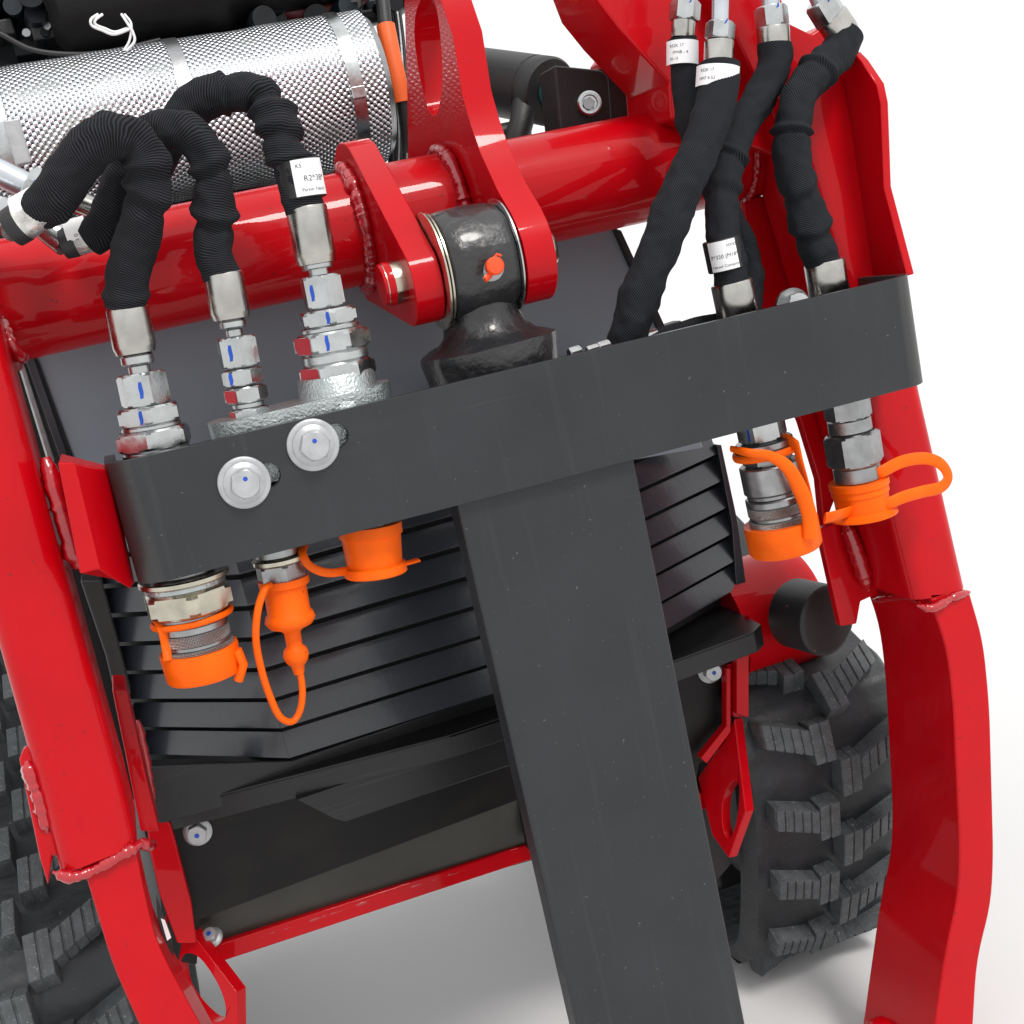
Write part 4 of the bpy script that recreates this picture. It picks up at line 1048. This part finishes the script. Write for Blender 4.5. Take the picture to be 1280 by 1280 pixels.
plateY('clevis', [(750, 85), (776, 82), (782, 98), (786, 145), (764, 152), (760, 95)], .249, .05, PLAS, cy, bevel=.002)
c = W(736, 130, .243); lathe('pin_end', c, (-.25, -1, .05), [(0, S(15, c)), (.006, S(15, c)), (.0075, S(13, c)), (.0076, S(10, c)), (.005, S(9, c))], ZINC, cy, seg=40)
c2 = W(736, 130, .238); nut('pin_socket', c2, (-.25, -1, .05), S(8, c2), .002, STEEL, cy)
sweep('port_hose', P3([(655, 130, .33), (652, 152, .32), (646, 175, .32), (640, 200, .32)]), .0125, PLAS, cy, seg=20)
sweep('port_hose', P3([(660, 160, .35), (635, 165, .35), (610, 170, .35)]), .010, PLAS, cy, seg=20)

# ================================================================== MUFFLER AND ENGINE
mf = thing('muffler', 'silver muffler wrapped in a dimpled heat shield with three bands', 'muffler', W(230, 130, .5))
MY = .46
mc0, mc1 = W(-40, 195, MY), W(440, 118, MY)
mr_ = S(92, mc1)
mz = (mc0.z + mc1.z) / 2
Lm = mc1.x - mc0.x + .02
mo = Vector((mc0.x - .25, MY, mz)); Lm += .25
V, Fc, U = lathe_data(mo, (1, 0, 0), [(Lm * k / 60, mr_) for k in range(61)] + [(Lm + .001, mr_ - .002)], 96)
V = [v - Vector((0, v.y - MY, v.z - mz)).normalized() * (.0022 * max(0, noise.noise(v * 11) - .1) * 3 + .0006 * noise.noise(v * 60)) if abs(v.y - MY) + abs(v.z - mz) > .01 else v for v in V]
make('heat_shield', V, Fc, PERF, mf, uvs=U, ang=60)
lathe('end_cap', mo, (1, 0, 0), [(Lm - .004, mr_ - .003), (Lm + .008, mr_ * .9), (Lm + .010, mr_ * .5)], STEEL, mf, seg=64)
def band(px, wd, m=ZINC):
    x_ = WX(px[0], px[1], 0); c = W(px[0], px[1], MY - mr_)
    lathe('band', (c.x, MY, mz), (1, 0, 0), [(0, mr_ + .0005), (0, mr_ + .0016), (wd, mr_ + .0016), (wd, mr_ + .0005)], m, mf, seg=96)
    return c.x
band((225, 110), .014, STEEL); xb_ = band((436, 100), .014, ZINC); band((-6, 170), .014, ZINC)
box('clasp', (xb_ - .001, MY - mr_ - .006, mz - .02), (xb_ + .014, MY - mr_ + .01, mz - .008), ZINC, mf, bevel=.001)
V, Fc = box_data((0, 0, 0), (.016, .004, .05))
c = W(6, 150, .36); box('bracket_strip', (c.x - .002, c.y, c.z - .042), (c.x + .013, c.y + .004, c.z), WASH, mf, bevel=.002)

en = thing('engine', 'dark engine block with hoses and brackets crowded above the muffler', 'engine', (-.3, .65, .35))
random.seed(11)
ez = mz + mr_
box('crankcase', (-.45, .60, -.05), (.02, .95, ez + .02), ENG, en, bevel=.01)
box('block', (-.95, .62, ez + .02), (.12, 1.05, ez + .35), ENGB, en, bevel=.015)
lumpy('air_filter', W(60, 18, .5), (1, -.05, .03), [(0, .03), (.012, .046), (.15, .048), (.16, .052), (.175, .052), (.185, .045), (.30, .044), (.31, .03)], PLASD, en, amp=.0015)
box('bracket', (W(88, 20, .5).x, .47, W(88, 50, .5).z), (W(118, 20, .5).x, .50, W(88, -30, .5).z), PLAS, en, bevel=.003)
for k in range(110):
    px_ = random.uniform(-20, 500) if k % 2 else random.choice((random.uniform(-20, 95), random.uniform(290, 500))); py_ = random.uniform(-20, 84)
    py_ = min(py_, 84 - px_ * .15 - 2)
    c = W(px_, py_, random.uniform(.50, .60)); s = random.uniform(.004, .015)
    if k % 3 == 0: nut('engine_bolt', c, (random.uniform(-.5, .5), -1, random.uniform(0, .6)), s * .45, s * .5, STEEL, en)
    elif k % 3 == 1: box('housing', (c.x - s * 1.6, c.y, c.z - s * .8), (c.x + s, c.y + .05, c.z + s * 1.1), (ENG, PLAS, ENGB)[k % 3 if k % 2 else 0], en, bevel=.003)
    else: lathe('housing', c, (random.uniform(-.3, .3), -1, random.uniform(-.2, .4)), [(0, s * .9), (.003, s), (.03, s), (.032, s * 1.2), (.05, s * 1.2)], (ENG, ENGB)[k % 2], en, seg=28)
sweep('engine_cable', spline(P3([(-30, 28, .44), (0, 42, .44), (40, 62, .44), (90, 68, .44), (140, 64, .45), (200, 50, .46)]), 10), .0026, PLAS, en, seg=10)
sweep('engine_pipe', spline(P3([(330, 8, .5), (380, 16, .5), (430, 6, .5), (470, -20, .5)]), 8), .010, mat('dull_red', (.10, .006, .01), .5), en, seg=16)
sweep('engine_pipe', spline(P3([(180, 30, .52), (260, 20, .52), (330, 22, .52), (400, 30, .52), (470, 20, .52)]), 8), .008, ENG, en, seg=16)
for k in range(7):
    x_ = 488 + k * 3.4
    sweep('wire', spline(P3([(x_ - 12, -10, .50), (x_ - 4, 50, .49), (x_, 110, .48), (x_ + 4, 170, .48), (x_ + 2, 230, .48)]), 6), .0018, (PLAS, ENG, STEEL)[k % 3], en, seg=8)
sweep('engine_pipe', spline(P3([(466, 100, .50), (490, 112, .50), (508, 125, .50)]), 6), .010, PLAS, en, seg=16)
sweep('engine_pipe', spline(P3([(478, 130, .52), (494, 150, .50), (500, 190, .50), (498, 240, .50)]), 6), .014, PLAS, en, seg=16)
box('bay_wall', (.02, .62, -.05), (.10, .64, .75), ENG, en, bevel=.002)
zc_ = W(250, -30, .5).z
box('unseen_sun_cover', (-1.0, .50, zc_ + .03), (.06, 1.0, zc_ + .05), ENG, en, bevel=.002)  # unseen engine cover above the frame, added to keep sun off the engine
box('bay_wall', (-.95, .60, ez + .34), (.16, 1.1, ez + .36), ENG, en, bevel=.002)
cb = thing('battery_cable', 'black cable with an orange protective sleeve right of the muffler', 'cable', W(490, 80, .42))
sweep('cable', spline(P3([(470, -30, .45), (478, 0, .44), (482, 34, .43), (492, 80, .42), (504, 128, .42), (512, 190, .43)]), 8), .0075, PLAS, cb, seg=20)
sweep('orange_sleeve', spline(P3([(482, 32, .43), (488, 62, .424), (496, 98, .42), (502, 128, .42)]), 8), .0100, mat('orange_sleeve', (.80, .12, .015), .5), cb, seg=24)
wc = thing('wire_clip', 'bent white wire clip hanging above the muffler', 'wire clip', W(150, 40, .40))
sweep('wire', spline(P3([(122, 18, .41), (114, 24, .40), (115, 32, .40), (128, 38, .40), (142, 43, .40), (158, 38, .40), (165, 34, .40)]), 5), .0014, WHITE, wc, seg=8)
sweep('wire', spline(P3([(128, 18, .41), (119, 25, .405), (120, 31, .405), (132, 36, .405), (144, 40, .405), (160, 35, .405)]), 5), .0014, WHITE, wc, seg=8)
sweep('wire', spline(P3([(152, 18, .41), (160, 30, .40), (166, 40, .40), (168, 52, .40), (158, 64, .40)]), 5), .0014, WHITE, wc, seg=8)
sweep('wire', spline(P3([(156, 18, .41), (164, 30, .402), (162, 50, .402), (155, 63, .402)]), 5), .0012, WHITE, wc, seg=8)
